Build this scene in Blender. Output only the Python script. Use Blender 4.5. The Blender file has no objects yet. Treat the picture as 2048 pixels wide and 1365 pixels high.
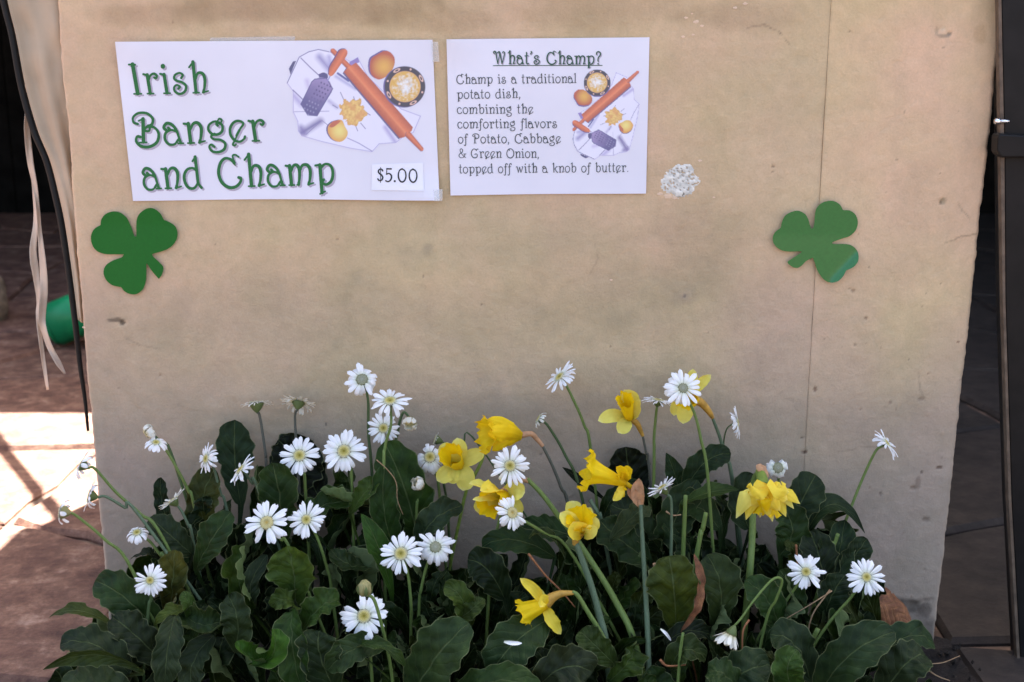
import bpy, math, random
import numpy as np
from mathutils import Vector, Matrix, Quaternion

random.seed(7)
RNG = np.random.default_rng(11)
scene = bpy.context.scene
COL = scene.collection

# ------------------------------------------------------------------ camera, world, sun, exposure
F = 2480.0                      # focal length in photograph pixels (2048 wide)
TH = math.radians(13.6)         # pitch below the horizon
D = 1.768                       # distance to the wall face (the plane y = 0)
GZ = -0.928                     # ground height below the camera
cam_d = bpy.data.cameras.new("camera")
cam = bpy.data.objects.new("camera", cam_d)
COL.objects.link(cam)
cam.location = (0, -D, 0)
cam.rotation_euler = (math.radians(90) - TH, 0, 0)
cam_d.sensor_width = 36
cam_d.lens = 36 * F / 2048
cam_d.clip_start = 0.05
cam_d.clip_end = 500
cam_d.dof.use_dof = True
cam_d.dof.focus_distance = 1.70
cam_d.dof.aperture_fstop = 6.5
scene.camera = cam

SUN_D = Vector((-0.23, -0.52, -1.0)).normalized()      # the way the light travels
sun_el = math.asin(-SUN_D.z)
sun_az = math.atan2(-SUN_D.x, -SUN_D.y)
world = bpy.data.worlds.new("World")
scene.world = world
world.use_nodes = True
nt = world.node_tree
sky = nt.nodes.new("ShaderNodeTexSky")
sky.sky_type = 'NISHITA'
sky.sun_disc = False
sky.sun_elevation = sun_el
sky.sun_rotation = sun_az
sky.air_density = 1.0
sky.dust_density = 5.0
sky.ozone_density = 1.0
nt.links.new(sky.outputs[0], nt.nodes["Background"].inputs[0])
nt.nodes["Background"].inputs[1].default_value = 0.0505
sd = bpy.data.lights.new("sun", 'SUN')
sd.energy = 5.0
sd.angle = math.radians(0.5)
sd.color = (1.0, 0.97, 0.93)
so = bpy.data.objects.new("sun", sd)
COL.objects.link(so)
so.rotation_euler = SUN_D.to_track_quat('-Z', 'Y').to_euler()
scene.view_settings.view_transform = 'Standard'
scene.view_settings.look = 'None'
scene.view_settings.gamma = 1.0
scene.view_settings.use_curve_mapping = False
scene.view_settings.exposure = 3.58

# ------------------------------------------------------------------ helpers
FWD = Vector((0, math.cos(TH), -math.sin(TH)))
UP = Vector((0, math.sin(TH), math.cos(TH)))
RT = Vector((1, 0, 0))
CAMP = Vector((0, -D, 0))


def P(u, v, Y=0.0):
    """the point seen at photograph pixel (u, v) that stands Y metres in front of the wall face"""
    d = FWD * F + RT * (u - 1024) + UP * (682.5 - v)
    return CAMP + d * ((D - Y) / d.y)


def GP(u, v):
    d = FWD * F + RT * (u - 1024) + UP * (682.5 - v)
    return CAMP + d * (GZ / d.z)


def PX(p):
    """metres per photograph pixel at the point p"""
    return (p - CAMP).dot(FWD) / F


def lin(r, g, b, k=1.0):
    return tuple((((c / 255 + 0.055) / 1.055) ** 2.4 if c > 10 else c / 255 / 12.92) * k for c in (r, g, b)) + (1.0,)


def new_obj(name, me, mats=None, parent=None):
    o = bpy.data.objects.new(name, me)
    COL.objects.link(o)
    if mats is not None:
        for m in (mats if isinstance(mats, (list, tuple)) else [mats]):
            me.materials.append(m)
    if parent is not None:
        o.parent = parent
        # children keep world coordinates in their meshes: undo the parent's location
        o.location = -parent.location
    return o


def empty(name, loc):
    o = bpy.data.objects.new(name, None)
    COL.objects.link(o)
    o.location = loc
    o.empty_display_size = 0.02
    return o


def tag(o, label=None, cat=None, group=None, kind=None):
    if label: o['label'] = label
    if cat: o['category'] = cat
    if group: o['group'] = group
    if kind: o['kind'] = kind
    return o


def mesh_np(name, V, Fq, smooth=True, col=None, uv=None):
    """V (n,3) floats, Fq (m,3|4) ints"""
    V = np.asarray(V, dtype=np.float32); Fq = np.asarray(Fq, dtype=np.int32)
    me = bpy.data.meshes.new(name)
    n, k = Fq.shape
    me.vertices.add(len(V)); me.vertices.foreach_set('co', V.ravel())
    me.loops.add(n * k); me.loops.foreach_set('vertex_index', Fq.ravel())
    me.polygons.add(n)
    me.polygons.foreach_set('loop_start', np.arange(0, n * k, k, dtype=np.int32))
    me.polygons.foreach_set('loop_total', np.full(n, k, dtype=np.int32))
    me.update(calc_edges=True)
    if smooth:
        me.polygons.foreach_set('use_smooth', np.ones(n, dtype=bool))
    if col is not None:
        a = me.color_attributes.new('Col', 'FLOAT_COLOR', 'POINT')
        c = np.ones((len(V), 4), dtype=np.float32); c[:, :3] = np.asarray(col)[:, :3]
        a.data.foreach_set('color', c.ravel())
    if uv is not None:
        l = me.uv_layers.new(name='UVMap')
        uv = np.asarray(uv, dtype=np.float32)
        l.data.foreach_set('uv', uv[Fq.ravel()].ravel())
    me.validate()
    return me


def mesh_py(name, V, Fs, smooth=False):
    me = bpy.data.meshes.new(name)
    me.from_pydata([tuple(v) for v in V], [], Fs)
    me.update()
    if smooth:
        for p in me.polygons: p.use_smooth = True
    return me


def grid_faces(nr, nc, wrap=False):
    i, j = np.meshgrid(np.arange(nr - 1), np.arange(nc if wrap else nc - 1), indexing='ij')
    j2 = (j + 1) % nc
    return np.stack([i * nc + j, i * nc + j2, (i + 1) * nc + j2, (i + 1) * nc + j], -1).reshape(-1, 4)


def vnoise(x, y, seed=0):
    """smooth 2-d value noise in [-1, 1]"""
    r = np.random.default_rng(seed).uniform(-1, 1, (256, 256))
    xi = np.floor(x).astype(int); yi = np.floor(y).astype(int)
    fx = x - xi; fy = y - yi
    fx = fx * fx * (3 - 2 * fx); fy = fy * fy * (3 - 2 * fy)
    g = lambda a, b: r[a % 256, b % 256]
    return (g(xi, yi) * (1 - fx) + g(xi + 1, yi) * fx) * (1 - fy) + (g(xi, yi + 1) * (1 - fx) + g(xi + 1, yi + 1) * fx) * fy


def fbm(x, y, seed=0, octv=4):
    s = 0; a = 1.0; t = 0
    for k in range(octv):
        s = s + a * vnoise(x * 2 ** k + 17.3 * k, y * 2 ** k + 5.1 * k, seed + k); t += a; a *= 0.5
    return s / t


def catmull(pts, n=8):
    pts = [Vector(p) for p in pts]
    if len(pts) == 2:
        return [pts[0].lerp(pts[1], i / n) for i in range(n + 1)]
    e = [pts[0] * 2 - pts[1]] + pts + [pts[-1] * 2 - pts[-2]]
    out = []
    for i in range(1, len(e) - 2):
        a, b, c, d = e[i - 1], e[i], e[i + 1], e[i + 2]
        for k in range(n):
            t = k / n
            out.append(0.5 * ((2 * b) + (c - a) * t + (2 * a - 5 * b + 4 * c - d) * t * t + (3 * b - a - 3 * c + d) * t ** 3))
    out.append(e[-2].copy())
    return out


def tube(name, pts, radii, mat, parent, sides=10, cap=True, col=None):
    """swept tube through the points; radii is one number or one per point"""
    m = len(pts)
    if not hasattr(radii, '__len__'): radii = [radii] * m
    V = []; ref = Vector((0, -1, 0.2)).normalized()
    for i, p in enumerate(pts):
        t = (pts[min(i + 1, m - 1)] - pts[max(i - 1, 0)])
        t = t.normalized() if t.length > 1e-9 else Vector((0, 0, 1))
        a = ref - t * ref.dot(t)
        if a.length < 1e-3: a = Vector((1, 0, 0)) - t * t.x
        a.normalize(); b = t.cross(a)
        ref = a
        for k in range(sides):
            an = 2 * math.pi * k / sides
            V.append(p + (a * math.cos(an) + b * math.sin(an)) * radii[i])
    Fs = grid_faces(m, sides, True)
    fl = [tuple(int(x) for x in f) for f in Fs]
    if cap:
        fl.append(tuple(range(sides))[::-1]); fl.append(tuple(range((m - 1) * sides, m * sides)))
    me = mesh_py(name, V, fl, True)
    return new_obj(name, me, mat, parent)


# ------------------------------------------------------------------ materials
class NB:
    def __init__(s, name):
        s.m = bpy.data.materials.new(name); s.m.use_nodes = True
        s.t = s.m.node_tree; s.b = s.t.nodes['Principled BSDF']; s.o = s.t.nodes['Material Output']
        s.b.inputs['Specular IOR Level'].default_value = 0.3

    def n(s, typ, **kw):
        x = s.t.nodes.new(typ)
        for k, v in kw.items():
            if k in x.inputs.keys() and not hasattr(x, k): x.inputs[k].default_value = v
            elif hasattr(x, k): setattr(x, k, v)
            else: x.inputs[k].default_value = v
        return x

    def l(s, a, b): s.t.links.new(a, b)

    def noise(s, scale, detail=5, rough=0.55, coord=None, dist=0.0):
        x = s.n('ShaderNodeTexNoise'); x.inputs['Scale'].default_value = scale
        x.inputs['Detail'].default_value = detail; x.inputs['Roughness'].default_value = rough
        x.inputs['Distortion'].default_value = dist
        s.l(coord if coord is not None else s.coord(), x.inputs['Vector'])
        return x.outputs['Fac']

    def coord(s, which='Object'):
        return s.n('ShaderNodeTexCoord').outputs[which]

    def ramp(s, fac, stops):
        x = s.n('ShaderNodeValToRGB')
        e = x.color_ramp.elements
        while len(e) < len(stops): e.new(0.5)
        for i, (p, c) in enumerate(stops):
            e[i].position = p; e[i].color = c if len(c) == 4 else tuple(c) + (1,)
        s.l(fac, x.inputs['Fac']); return x.outputs['Color']

    def mix(s, fac, a, b, mode='MIX'):
        x = s.n('ShaderNodeMix'); x.data_type = 'RGBA'; x.blend_type = mode
        for i, v in ((0, fac), (6, a), (7, b)):
            if hasattr(v, 'is_output') or hasattr(v, 'links'): s.l(v, x.inputs[i])
            else: x.inputs[i].default_value = v
        return x.outputs[2]

    def math(s, op, a, b=0.0, c=None):
        x = s.n('ShaderNodeMath'); x.operation = op
        for i, v in enumerate((a, b) if c is None else (a, b, c)):
            if hasattr(v, 'links'): s.l(v, x.inputs[i])
            else: x.inputs[i].default_value = v
        return x.outputs[0]

    def bump(s, h, strength=0.3, dist=0.002, normal=None):
        x = s.n('ShaderNodeBump'); x.inputs['Strength'].default_value = strength
        x.inputs['Distance'].default_value = dist; s.l(h, x.inputs['Height'])
        if normal is not None: s.l(normal, x.inputs['Normal'])
        s.l(x.outputs[0], s.b.inputs['Normal']); return x.outputs[0]

    def base(s, c, rough=0.7):
        if hasattr(c, 'links'): s.l(c, s.b.inputs['Base Color'])
        else: s.b.inputs['Base Color'].default_value = c
        s.b.inputs['Roughness'].default_value = rough

    def translucent(s, c, fac):
        t = s.n('ShaderNodeBsdfTranslucent')
        if hasattr(c, 'links'): s.l(c, t.inputs[0])
        else: t.inputs[0].default_value = c
        mx = s.n('ShaderNodeMixShader'); mx.inputs[0].default_value = fac
        s.l(s.b.outputs[0], mx.inputs[1]); s.l(t.outputs[0], mx.inputs[2]); s.l(mx.outputs[0], s.o.inputs[0])


M = {}


def simple(name, c, rough=0.7, nscale=40, amt=0.25, bump=0.15, bdist=0.001, metallic=0.0, transl=0.0):
    b = NB(name)
    f = b.noise(nscale)
    dark = tuple(x * (1 - amt) for x in c[:3]) + (1,); lite = tuple(min(1, x * (1 + amt)) for x in c[:3]) + (1,)
    cc = b.ramp(f, [(0.3, dark), (0.7, lite)])
    b.base(cc, rough); b.b.inputs['Metallic'].default_value = metallic
    if bump: b.bump(b.noise(nscale * 4), bump, bdist)
    if transl: b.translucent(cc, transl)
    M[name] = b.m
    return b.m


# stucco of the wall: colour from the painted-on weathering and foot shade attribute, grain from noise
b = NB('stucco')
a = b.n('ShaderNodeAttribute', attribute_name='Col')
g1 = b.noise(330, 6, 0.7); g2 = b.noise(60, 5, 0.6); g3 = b.noise(9, 6, 0.65, dist=1.0)
c = b.mix(1.0, a.outputs['Color'], b.ramp(g1, [(0.25, (0.91, 0.91, 0.91)), (0.75, (1.07, 1.07, 1.07))]), 'MULTIPLY')
c = b.mix(1.0, c, b.ramp(g2, [(0.25, (0.93, 0.94, 0.95)), (0.75, (1.06, 1.055, 1.05))]), 'MULTIPLY')
c = b.mix(1.0, c, b.ramp(g3, [(0.3, (0.91, 0.92, 0.90)), (0.7, (1.07, 1.05, 1.06))]), 'MULTIPLY')
b.base(c, 0.85)
n1 = b.bump(g2, 0.4, 0.004, b.bump(b.noise(16, 4, 0.5), 0.16, 0.008))
b.bump(g1, 0.5, 0.0016, n1)
M['stucco'] = b.m

b = NB('bare_plaster')
a = b.n('ShaderNodeAttribute', attribute_name='Col')
b.base(a.outputs['Color'], 0.9); b.bump(b.noise(500), 0.5, 0.002)
M['bare_plaster'] = b.m

b = NB('flagstone')
a = b.n('ShaderNodeObjectInfo')
f1 = b.noise(13, 9, 0.75, None, 0.3); f2 = b.noise(34, 7, 0.75); f3 = b.noise(150, 4, 0.7)
c = b.ramp(f1, [(0.30, lin(58, 38, 32)), (0.45, lin(94, 66, 54)), (0.56, lin(116, 88, 72)), (0.70, lin(154, 130, 116))])
c = b.mix(1.0, c, b.ramp(f2, [(0.3, (0.62, 0.56, 0.58)), (0.6, (1.16, 1.14, 1.12))]), 'MULTIPLY')
c = b.mix(1.0, c, b.ramp(a.outputs['Random'], [(0, (0.78, 0.76, 0.76)), (1, (1.08, 1.02, 0.98))]), 'MULTIPLY')
b.base(c, 0.72); b.bump(f3, 0.5, 0.002, b.bump(f2, 0.5, 0.008))
M['flagstone'] = b.m

b = NB('grey_flagstone')
a = b.n('ShaderNodeObjectInfo')
f1 = b.noise(6, 8, 0.7); f2 = b.noise(24, 6, 0.7)
c = b.ramp(f1, [(0.3, lin(38, 32, 28)), (0.7, lin(60, 51, 45))])
c = b.mix(1.0, c, b.ramp(f2, [(0.3, (0.6, 0.6, 0.6)), (0.65, (1.1, 1.1, 1.1))]), 'MULTIPLY')
b.base(c, 0.8); b.bump(f2, 0.5, 0.006)
M['grey_flagstone'] = b.m

simple('mortar', lin(92, 74, 62), 0.9, 30, 0.4, 0.5, 0.003)
simple('shade_black', (0.006, 0.005, 0.004, 1), 0.95, 12, 0.5).node_tree.nodes['Principled BSDF'].inputs['Specular IOR Level'].default_value = 0.05  # near-black colour stands in for the unlit void
simple('shade_roof_sheet', (0.10, 0.09, 0.08, 1), 0.8, 12, 0.3)
simple('concrete', lin(140, 132, 124), 0.85, 30, 0.3, 0.5, 0.003)
simple('canvas', lin(186, 168, 144), 0.85, 14, 0.10, 0.25, 0.0015, transl=0.12)
simple('black_edge', (0.006, 0.006, 0.006, 1), 0.6, 60, 0.3)
simple('ribbon', lin(214, 196, 176), 0.7, 30, 0.12, 0.2, 0.0008, transl=0.2)
simple('green_plastic', lin(22, 122, 74), 0.35, 20, 0.1, 0)
simple('rock', lin(120, 104, 86), 0.9, 40, 0.5, 0.6, 0.004)
simple('dark_steel', (0.010, 0.0085, 0.008, 1), 0.5, 30, 0.3, 0.15, 0.001, 0.3)
simple('worn_edge', lin(100, 84, 70), 0.55, 60, 0.35, 0.2)
simple('bolt_metal', (0.8, 0.82, 0.88, 1), 0.2, 60, 0.1, 0, metallic=1.0)
simple('twig', lin(140, 92, 60), 0.8, 200, 0.3)
simple('dry_grass', lin(150, 122, 92), 0.8, 200, 0.3)
simple('papery_brown', lin(196, 150, 112), 0.75, 120, 0.25, 0.4, 0.0006, transl=0.2)
simple('tube_green', lin(120, 140, 60), 0.5, 100, 0.25, 0.1, transl=0.1)
simple('tube_tan', lin(184, 142, 62), 0.5, 120, 0.25, 0.2, transl=0.1)

b = NB('soil')
f = b.noise(40, 8, 0.7)
b.base(b.ramp(f, [(0.3, (0.008, 0.006, 0.005)), (0.7, (0.03, 0.022, 0.017))]), 0.95); b.bump(b.noise(160, 6, 0.7), 0.9, 0.006)
M['soil'] = b.m

# paper
b = NB('paper')
f = b.noise(7, 3)
b.base(b.ramp(f, [(0.3, lin(222, 220, 230)), (0.7, lin(230, 228, 238))]), 0.45)
b.bump(f, 0.1, 0.002); M['paper'] = b.m
b = NB('label_paper'); b.base(lin(236, 236, 246), 0.5); b.bump(b.noise(60), 0.05); M['label_paper'] = b.m
for nm, c in (('green_ink', lin(42, 108, 58)), ('shade_ink', lin(176, 168, 184)), ('dark_green_ink', lin(44, 84, 62)),
              ('grey_ink', lin(62, 70, 72)), ('black_ink', lin(38, 38, 42))):
    b = NB(nm); f = b.noise(300)
    b.base(b.ramp(f, [(0.3, tuple(x * 0.9 for x in c[:3])), (0.7, tuple(min(1, x * 1.12) for x in c[:3]))]), 0.5)
    M[nm] = b.m
b = NB('print'); a = b.n('ShaderNodeAttribute', attribute_name='Col'); b.base(a.outputs['Color'], 0.45); M['print'] = b.m
b = NB('tape'); b.base((0.8, 0.8, 0.78, 1), 0.2)
tr = b.n('ShaderNodeBsdfTransparent'); mx = b.n('ShaderNodeMixShader'); mx.inputs[0].default_value = 0.72
b.l(b.b.outputs[0], mx.inputs[1]); b.l(tr.outputs[0], mx.inputs[2]); b.l(mx.outputs[0], b.o.inputs[0])
M['tape'] = b.m

# shamrock card
for nm, c in (('green_card', lin(22, 100, 32)), ('pale_green_card', lin(46, 112, 50))):
    b = NB(nm); f = b.noise(260, 3)
    b.base(b.ramp(f, [(0.3, tuple(x * 0.93 for x in c[:3])), (0.7, tuple(x * 1.07 for x in c[:3]))]), 0.40 if nm == 'green_card' else 0.24)
    b.b.inputs['Specular IOR Level'].default_value = 0.25 if nm == 'green_card' else 0.6
    M[nm] = b.m

# leaves: tint from the object colour; veins along the blade's own coordinates; pale underside
b = NB('leaf')
oi = b.n('ShaderNodeObjectInfo')
uvn = b.n('ShaderNodeUVMap'); sp = b.n('ShaderNodeSeparateXYZ'); b.l(uvn.outputs[0], sp.inputs[0])
t_, s_ = sp.outputs[0], sp.outputs[1]
ab = b.math('ABSOLUTE', s_)
rib = b.math('SMOOTH_MIN', b.math('DIVIDE', ab, 0.05), 1.0, 0.2)
# side veins lean forward from the midrib
ph = b.math('SUBTRACT', b.math('ADD', b.math('MULTIPLY', t_, 25.0), b.math('MULTIPLY', b.noise(30, 2), 3.0)), b.math('MULTIPLY', ab, 7.0))
vein = b.math('POWER', b.math('ABSOLUTE', b.math('SINE', ph)), 0.30)
rn = b.noise(55, 5, 0.65); rn2 = b.noise(14, 4, 0.6)
c = b.mix(1.0, oi.outputs['Color'], b.ramp(rn, [(0.3, (0.5, 0.54, 0.5)), (0.7, (1.35, 1.3, 1.15))]), 'MULTIPLY')
c = b.mix(1.0, c, b.ramp(rn2, [(0.3, (0.62, 0.72, 0.75)), (0.7, (1.5, 1.3, 1.05))]), 'MULTIPLY')
c = b.mix(b.math('MULTIPLY', b.math('SUBTRACT', 1.0, vein), 0.16), c, (0.10, 0.14, 0.05, 1))
c = b.mix(b.math('MULTIPLY', b.math('SUBTRACT', 1.0, rib), 0.5), c, (0.16, 0.20, 0.08, 1))
edge = b.math('GREATER_THAN', ab, 0.965)
c = b.mix(b.math('MULTIPLY', edge, 0.5), c, (0.20, 0.22, 0.10, 1))
geo = b.n('ShaderNodeNewGeometry')
c = b.mix(geo.outputs['Backfacing'], c, b.mix(0.45, c, (0.16, 0.21, 0.085, 1)))
b.base(c, 0.58); b.b.inputs['Specular IOR Level'].default_value = 0.16
hh = b.math('ADD', b.math('MULTIPLY', vein, 0.6), b.math('ADD', rn, b.math('MULTIPLY', rib, 0.8)))
b.bump(hh, 0.6, 0.003)
b.translucent(c, 0.16)
M['leaf'] = b.m

b = NB('dry_leaf')
uvn = b.n('ShaderNodeUVMap'); sp = b.n('ShaderNodeSeparateXYZ'); b.l(uvn.outputs[0], sp.inputs[0])
ab = b.math('ABSOLUTE', sp.outputs[1])
ph = b.math('SUBTRACT', b.math('MULTIPLY', sp.outputs[0], 40.0), b.math('MULTIPLY', ab, 9.0))
vein = b.math('POWER', b.math('ABSOLUTE', b.math('SINE', ph)), 0.4)
rn = b.noise(70, 6, 0.7)
c = b.ramp(rn, [(0.3, lin(78, 48, 34)), (0.55, lin(128, 82, 54)), (0.75, lin(166, 116, 72))])
c = b.mix(b.math('MULTIPLY', b.math('SUBTRACT', 1.0, vein), 0.2), c, lin(186, 140, 88))
b.base(c, 0.7); b.bump(b.math('ADD', vein, rn), 0.6, 0.002)
M['dry_leaf'] = b.m


def petal_mat(name, c0, c1, tip=None, transl=0.22, rough=0.5):
    b = NB(name)
    uvn = b.n('ShaderNodeUVMap'); sp = b.n('ShaderNodeSeparateXYZ'); b.l(uvn.outputs[0], sp.inputs[0])
    stops = [(0.0, c0), (0.35, c1)] + ([(0.85, c1), (1.0, tip)] if tip else [])
    c = b.ramp(sp.outputs[0], stops)
    st = b.math('SINE', b.math('MULTIPLY', sp.outputs[1], 11.0))
    rn = b.noise(90, 3, 0.6)
    c = b.mix(1.0, c, b.ramp(rn, [(0.3, (0.93, 0.93, 0.93)), (0.7, (1.0, 1.0, 1.0))]), 'MULTIPLY')
    b.base(c, rough); b.b.inputs['Specular IOR Level'].default_value = 0.2
    b.bump(st, 0.25, 0.0006)
    b.translucent(c, transl)
    M[name] = b.m
    return b.m


petal_mat('white_petal', lin(228, 230, 206), lin(248, 246, 244))
petal_mat('cream_petal', lin(206, 196, 140), lin(238, 234, 220), lin(214, 186, 132))
petal_mat('faded_petal', lin(206, 186, 140), lin(226, 214, 206), lin(196, 160, 160), 0.3)
petal_mat('pale_yellow_petal', lin(210, 204, 66), lin(246, 234, 112), lin(248, 240, 150), 0.38)
petal_mat('yellow_petal', lin(248, 204, 14), lin(250, 224, 74), lin(250, 230, 116), 0.38)
petal_mat('golden_petal', lin(214, 178, 24), lin(250, 216, 28), lin(246, 200, 18), 0.38)
petal_mat('corona', lin(218, 174, 10), lin(250, 216, 24), lin(250, 210, 14), 0.38)

b = NB('disc'); a = b.n('ShaderNodeAttribute', attribute_name='Col')
c = b.mix(1.0, a.outputs['Color'], b.ramp(b.noise(900, 2), [(0.35, (0.7, 0.7, 0.66)), (0.65, (1.15, 1.15, 1.1))]), 'MULTIPLY')
b.base(c, 0.8); M['disc'] = b.m
for nm, c0, c1 in (('stem_light', (0.10, 0.155, 0.035), (0.17, 0.235, 0.06)), ('stem_dark', (0.05, 0.085, 0.03), (0.085, 0.13, 0.045)),
                   ('stem_grey', (0.075, 0.115, 0.065), (0.13, 0.18, 0.10)), ('stem_faint', (0.085, 0.085, 0.065), (0.13, 0.13, 0.10)),
                   ('calyx', (0.07, 0.10, 0.03), (0.15, 0.19, 0.06)), ('calyx_yellow', (0.20, 0.18, 0.06), (0.36, 0.32, 0.14))):
    b = NB(nm); f = b.noise(260, 4, 0.6)
    mp = b.n('ShaderNodeMapping'); mp.inputs['Scale'].default_value = (9, 9, 1); b.l(b.coord(), mp.inputs[0])
    f = b.noise(60, 4, 0.6, mp.outputs[0])
    b.base(b.ramp(f, [(0.3, c0), (0.7, c1)]), 0.55); b.bump(f, 0.3, 0.0006); b.translucent(tuple(c1) + (1,), 0.08)
    M[nm] = b.m
# ------------------------------------------------------------------ ground, paving
gs = 60.0
me = mesh_py('ground', [(-gs, -gs, GZ - 0.013), (gs, -gs, GZ - 0.013), (gs, gs, GZ - 0.013), (-gs, gs, GZ - 0.013)], [(0, 1, 2, 3)])
tag(new_obj('ground', me, M['mortar']), kind='structure')
pave = empty('pavement', (0, 0, GZ)); tag(pave, kind='structure')


def paving(x0, x1, y0, y1, sx, sy, mat, seed):
    r = random.Random(seed)
    nx = max(1, round((x1 - x0) / sx)); ny = max(1, round((y1 - y0) / sy))
    pt = {}
    for i in range(nx + 1):
        for j in range(ny + 1):
            ex = 0 if i in (0, nx) else 1; ey = 0 if j in (0, ny) else 1
            pt[i, j] = Vector((x0 + (x1 - x0) * i / nx + ex * r.uniform(-.34, .34) * sx + (0.12 * sx if j % 2 else -0.12 * sx) * ex,
                               y0 + (y1 - y0) * j / ny + ey * r.uniform(-.36, .36) * sy))
    for i in range(nx):
        for j in range(ny):
            cs = [pt[i, j], pt[i + 1, j], pt[i + 1, j + 1], pt[i, j + 1]]
            cen = sum(cs, Vector((0, 0))) / 4
            ring = []
            for k in range(4):
                a, b_ = cs[k], cs[(k + 1) % 4]
                for q in range(4):
                    p = a.lerp(b_, q / 4)
                    if q: p = p + Vector((r.uniform(-.012, .012), r.uniform(-.012, .012)))
                    ring.append(p)
            def shrink(p, d):
                v = cen - p
                return p + v * (d / max(v.length, 1e-6))
            dz = r.uniform(-0.003, 0.003)
            V = []; n = len(ring)
            for d, z in ((0.010, -0.034), (0.012, -0.008), (0.022, dz)):
                for p in ring:
                    q = shrink(p, d); V.append((q.x, q.y, GZ + z))
            V.append((cen.x, cen.y, GZ + dz + 0.001))
            fs = []
            for lv in range(2):
                for k in range(n):
                    fs.append((lv * n + k, lv * n + (k + 1) % n, (lv + 1) * n + (k + 1) % n, (lv + 1) * n + k))
            for k in range(n): fs.append((2 * n + k, 2 * n + (k + 1) % n, 3 * n))
            new_obj('flagstone', mesh_py('flagstone', V, fs), mat, pave)


paving(-3.2, -0.66, -0.62, 5.1, 0.42, 0.60, M['flagstone'], 14)
paving(0.69, 3.4, -0.62, 5.1, 0.60, 0.55, M['grey_flagstone'], 8)
paving(-3.2, 3.4, -6.0, -0.64, 0.6, 0.6, M['grey_flagstone'], 5)  # unseen front paving, kept dark to cut bounce onto the low wall

# soil of the flower bed
nx_, ny_ = 150, 70
X, Y_ = np.meshgrid(np.linspace(-0.655, 0.685, nx_), np.linspace(-0.62, 0.02, ny_), indexing='ij')
Z = GZ + 0.012 + 0.012 * fbm(X * 18, Y_ * 18, 4) + 0.006 * fbm(X * 70, Y_ * 70, 9)
me = mesh_np('soil', np.stack([X, Y_, Z], -1).reshape(-1, 3), grid_faces(nx_, ny_))
tag(new_obj('soil', me, M['soil']), kind='structure')

# added shelter: near-black boards for the unlit void, unseen roofs end the sunlit patch
def box(name, lo, hi, mat, parent=None, bev=0.0):
    (x0, y0, z0), (x1, y1, z1) = lo, hi
    V = [(x0, y0, z0), (x1, y0, z0), (x1, y1, z0), (x0, y1, z0), (x0, y0, z1), (x1, y0, z1), (x1, y1, z1), (x0, y1, z1)]
    o = new_obj(name, mesh_py(name, V, [(0, 3, 2, 1), (4, 5, 6, 7), (0, 1, 5, 4), (1, 2, 6, 5), (2, 3, 7, 6), (3, 0, 4, 7)]), mat, parent)
    if bev:
        m = o.modifiers.new('bevel', 'BEVEL'); m.width = bev; m.segments = 2
    return o


added_shed = empty('added_verandah', (0, 5.2, GZ))
tag(added_shed, 'added near-black wall for the dark void beyond the shaded paving, left behind the hanging ribbon', 'backdrop')
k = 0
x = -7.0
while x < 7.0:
    box('board', (x, 5.10 + 0.006 * (k % 2), GZ - 0.04), (x + 0.245, 5.25, 2.2), M['shade_black'], added_shed)
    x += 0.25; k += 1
box('shade_roof', (-7, 2.53, 1.42), (7, 5.6, 1.50), M['shade_roof_sheet'], added_shed)  # unseen, its edge placed to cut off the sun on the paving
box('shade_roof', (1.00, 0.55, 1.43), (7, 2.522, 1.50), M['shade_roof_sheet'], added_shed)  # unseen, added to keep sun off the paving at right
for px in (-3.6, 3.6):
    box('post', (px, 2.68, GZ), (px + 0.1, 2.78, 1.418), M['shade_black'], added_shed)
for yy in (2.58, 3.6, 4.8):
    box('beam', (-7, yy, 1.34), (7, yy + 0.08, 1.418), M['shade_black'], added_shed)
box('side_wall', (-7.05, 2.4, GZ), (-7.0, 5.6, 1.42), M['shade_black'], added_shed)
box('side_wall', (7.0, 2.4, GZ), (7.05, 5.6, 1.42), M['shade_black'], added_shed)

# guy rope whose shadow crosses the sunlit patch
k1 = -SUN_D / -SUN_D.z * -1
def lift(x, y, h):
    s = -SUN_D * (h / -SUN_D.z)
    return Vector((x + s.x, y + s.y, GZ + h))
ra, rb = lift(-0.80, 0.40, 1.30), lift(-1.35, 1.24, 1.34)
rb2 = ra + (rb - ra) * 1.6
rope = tube('guy_rope', [ra, rb2], 0.014, M['ribbon'], None, 8)
tag(rope, 'taut pale guy rope tied above the back of the stuccoed wall', 'rope')

# ------------------------------------------------------------------ the wall
wall = empty('stucco_wall', (0, 0, GZ))
tag(wall, 'weathered tan stuccoed wall carrying the paper menu signs and shamrocks', 'wall')
XL, XS, XR = -0.627, 0.439, 0.676
ZT, ZB = 0.45, GZ - 0.03
box('core', (XL + 0.004, 0.03, ZB), (XR - 0.024, 1.20, ZT - 0.004), M['concrete'], wall)

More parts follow.
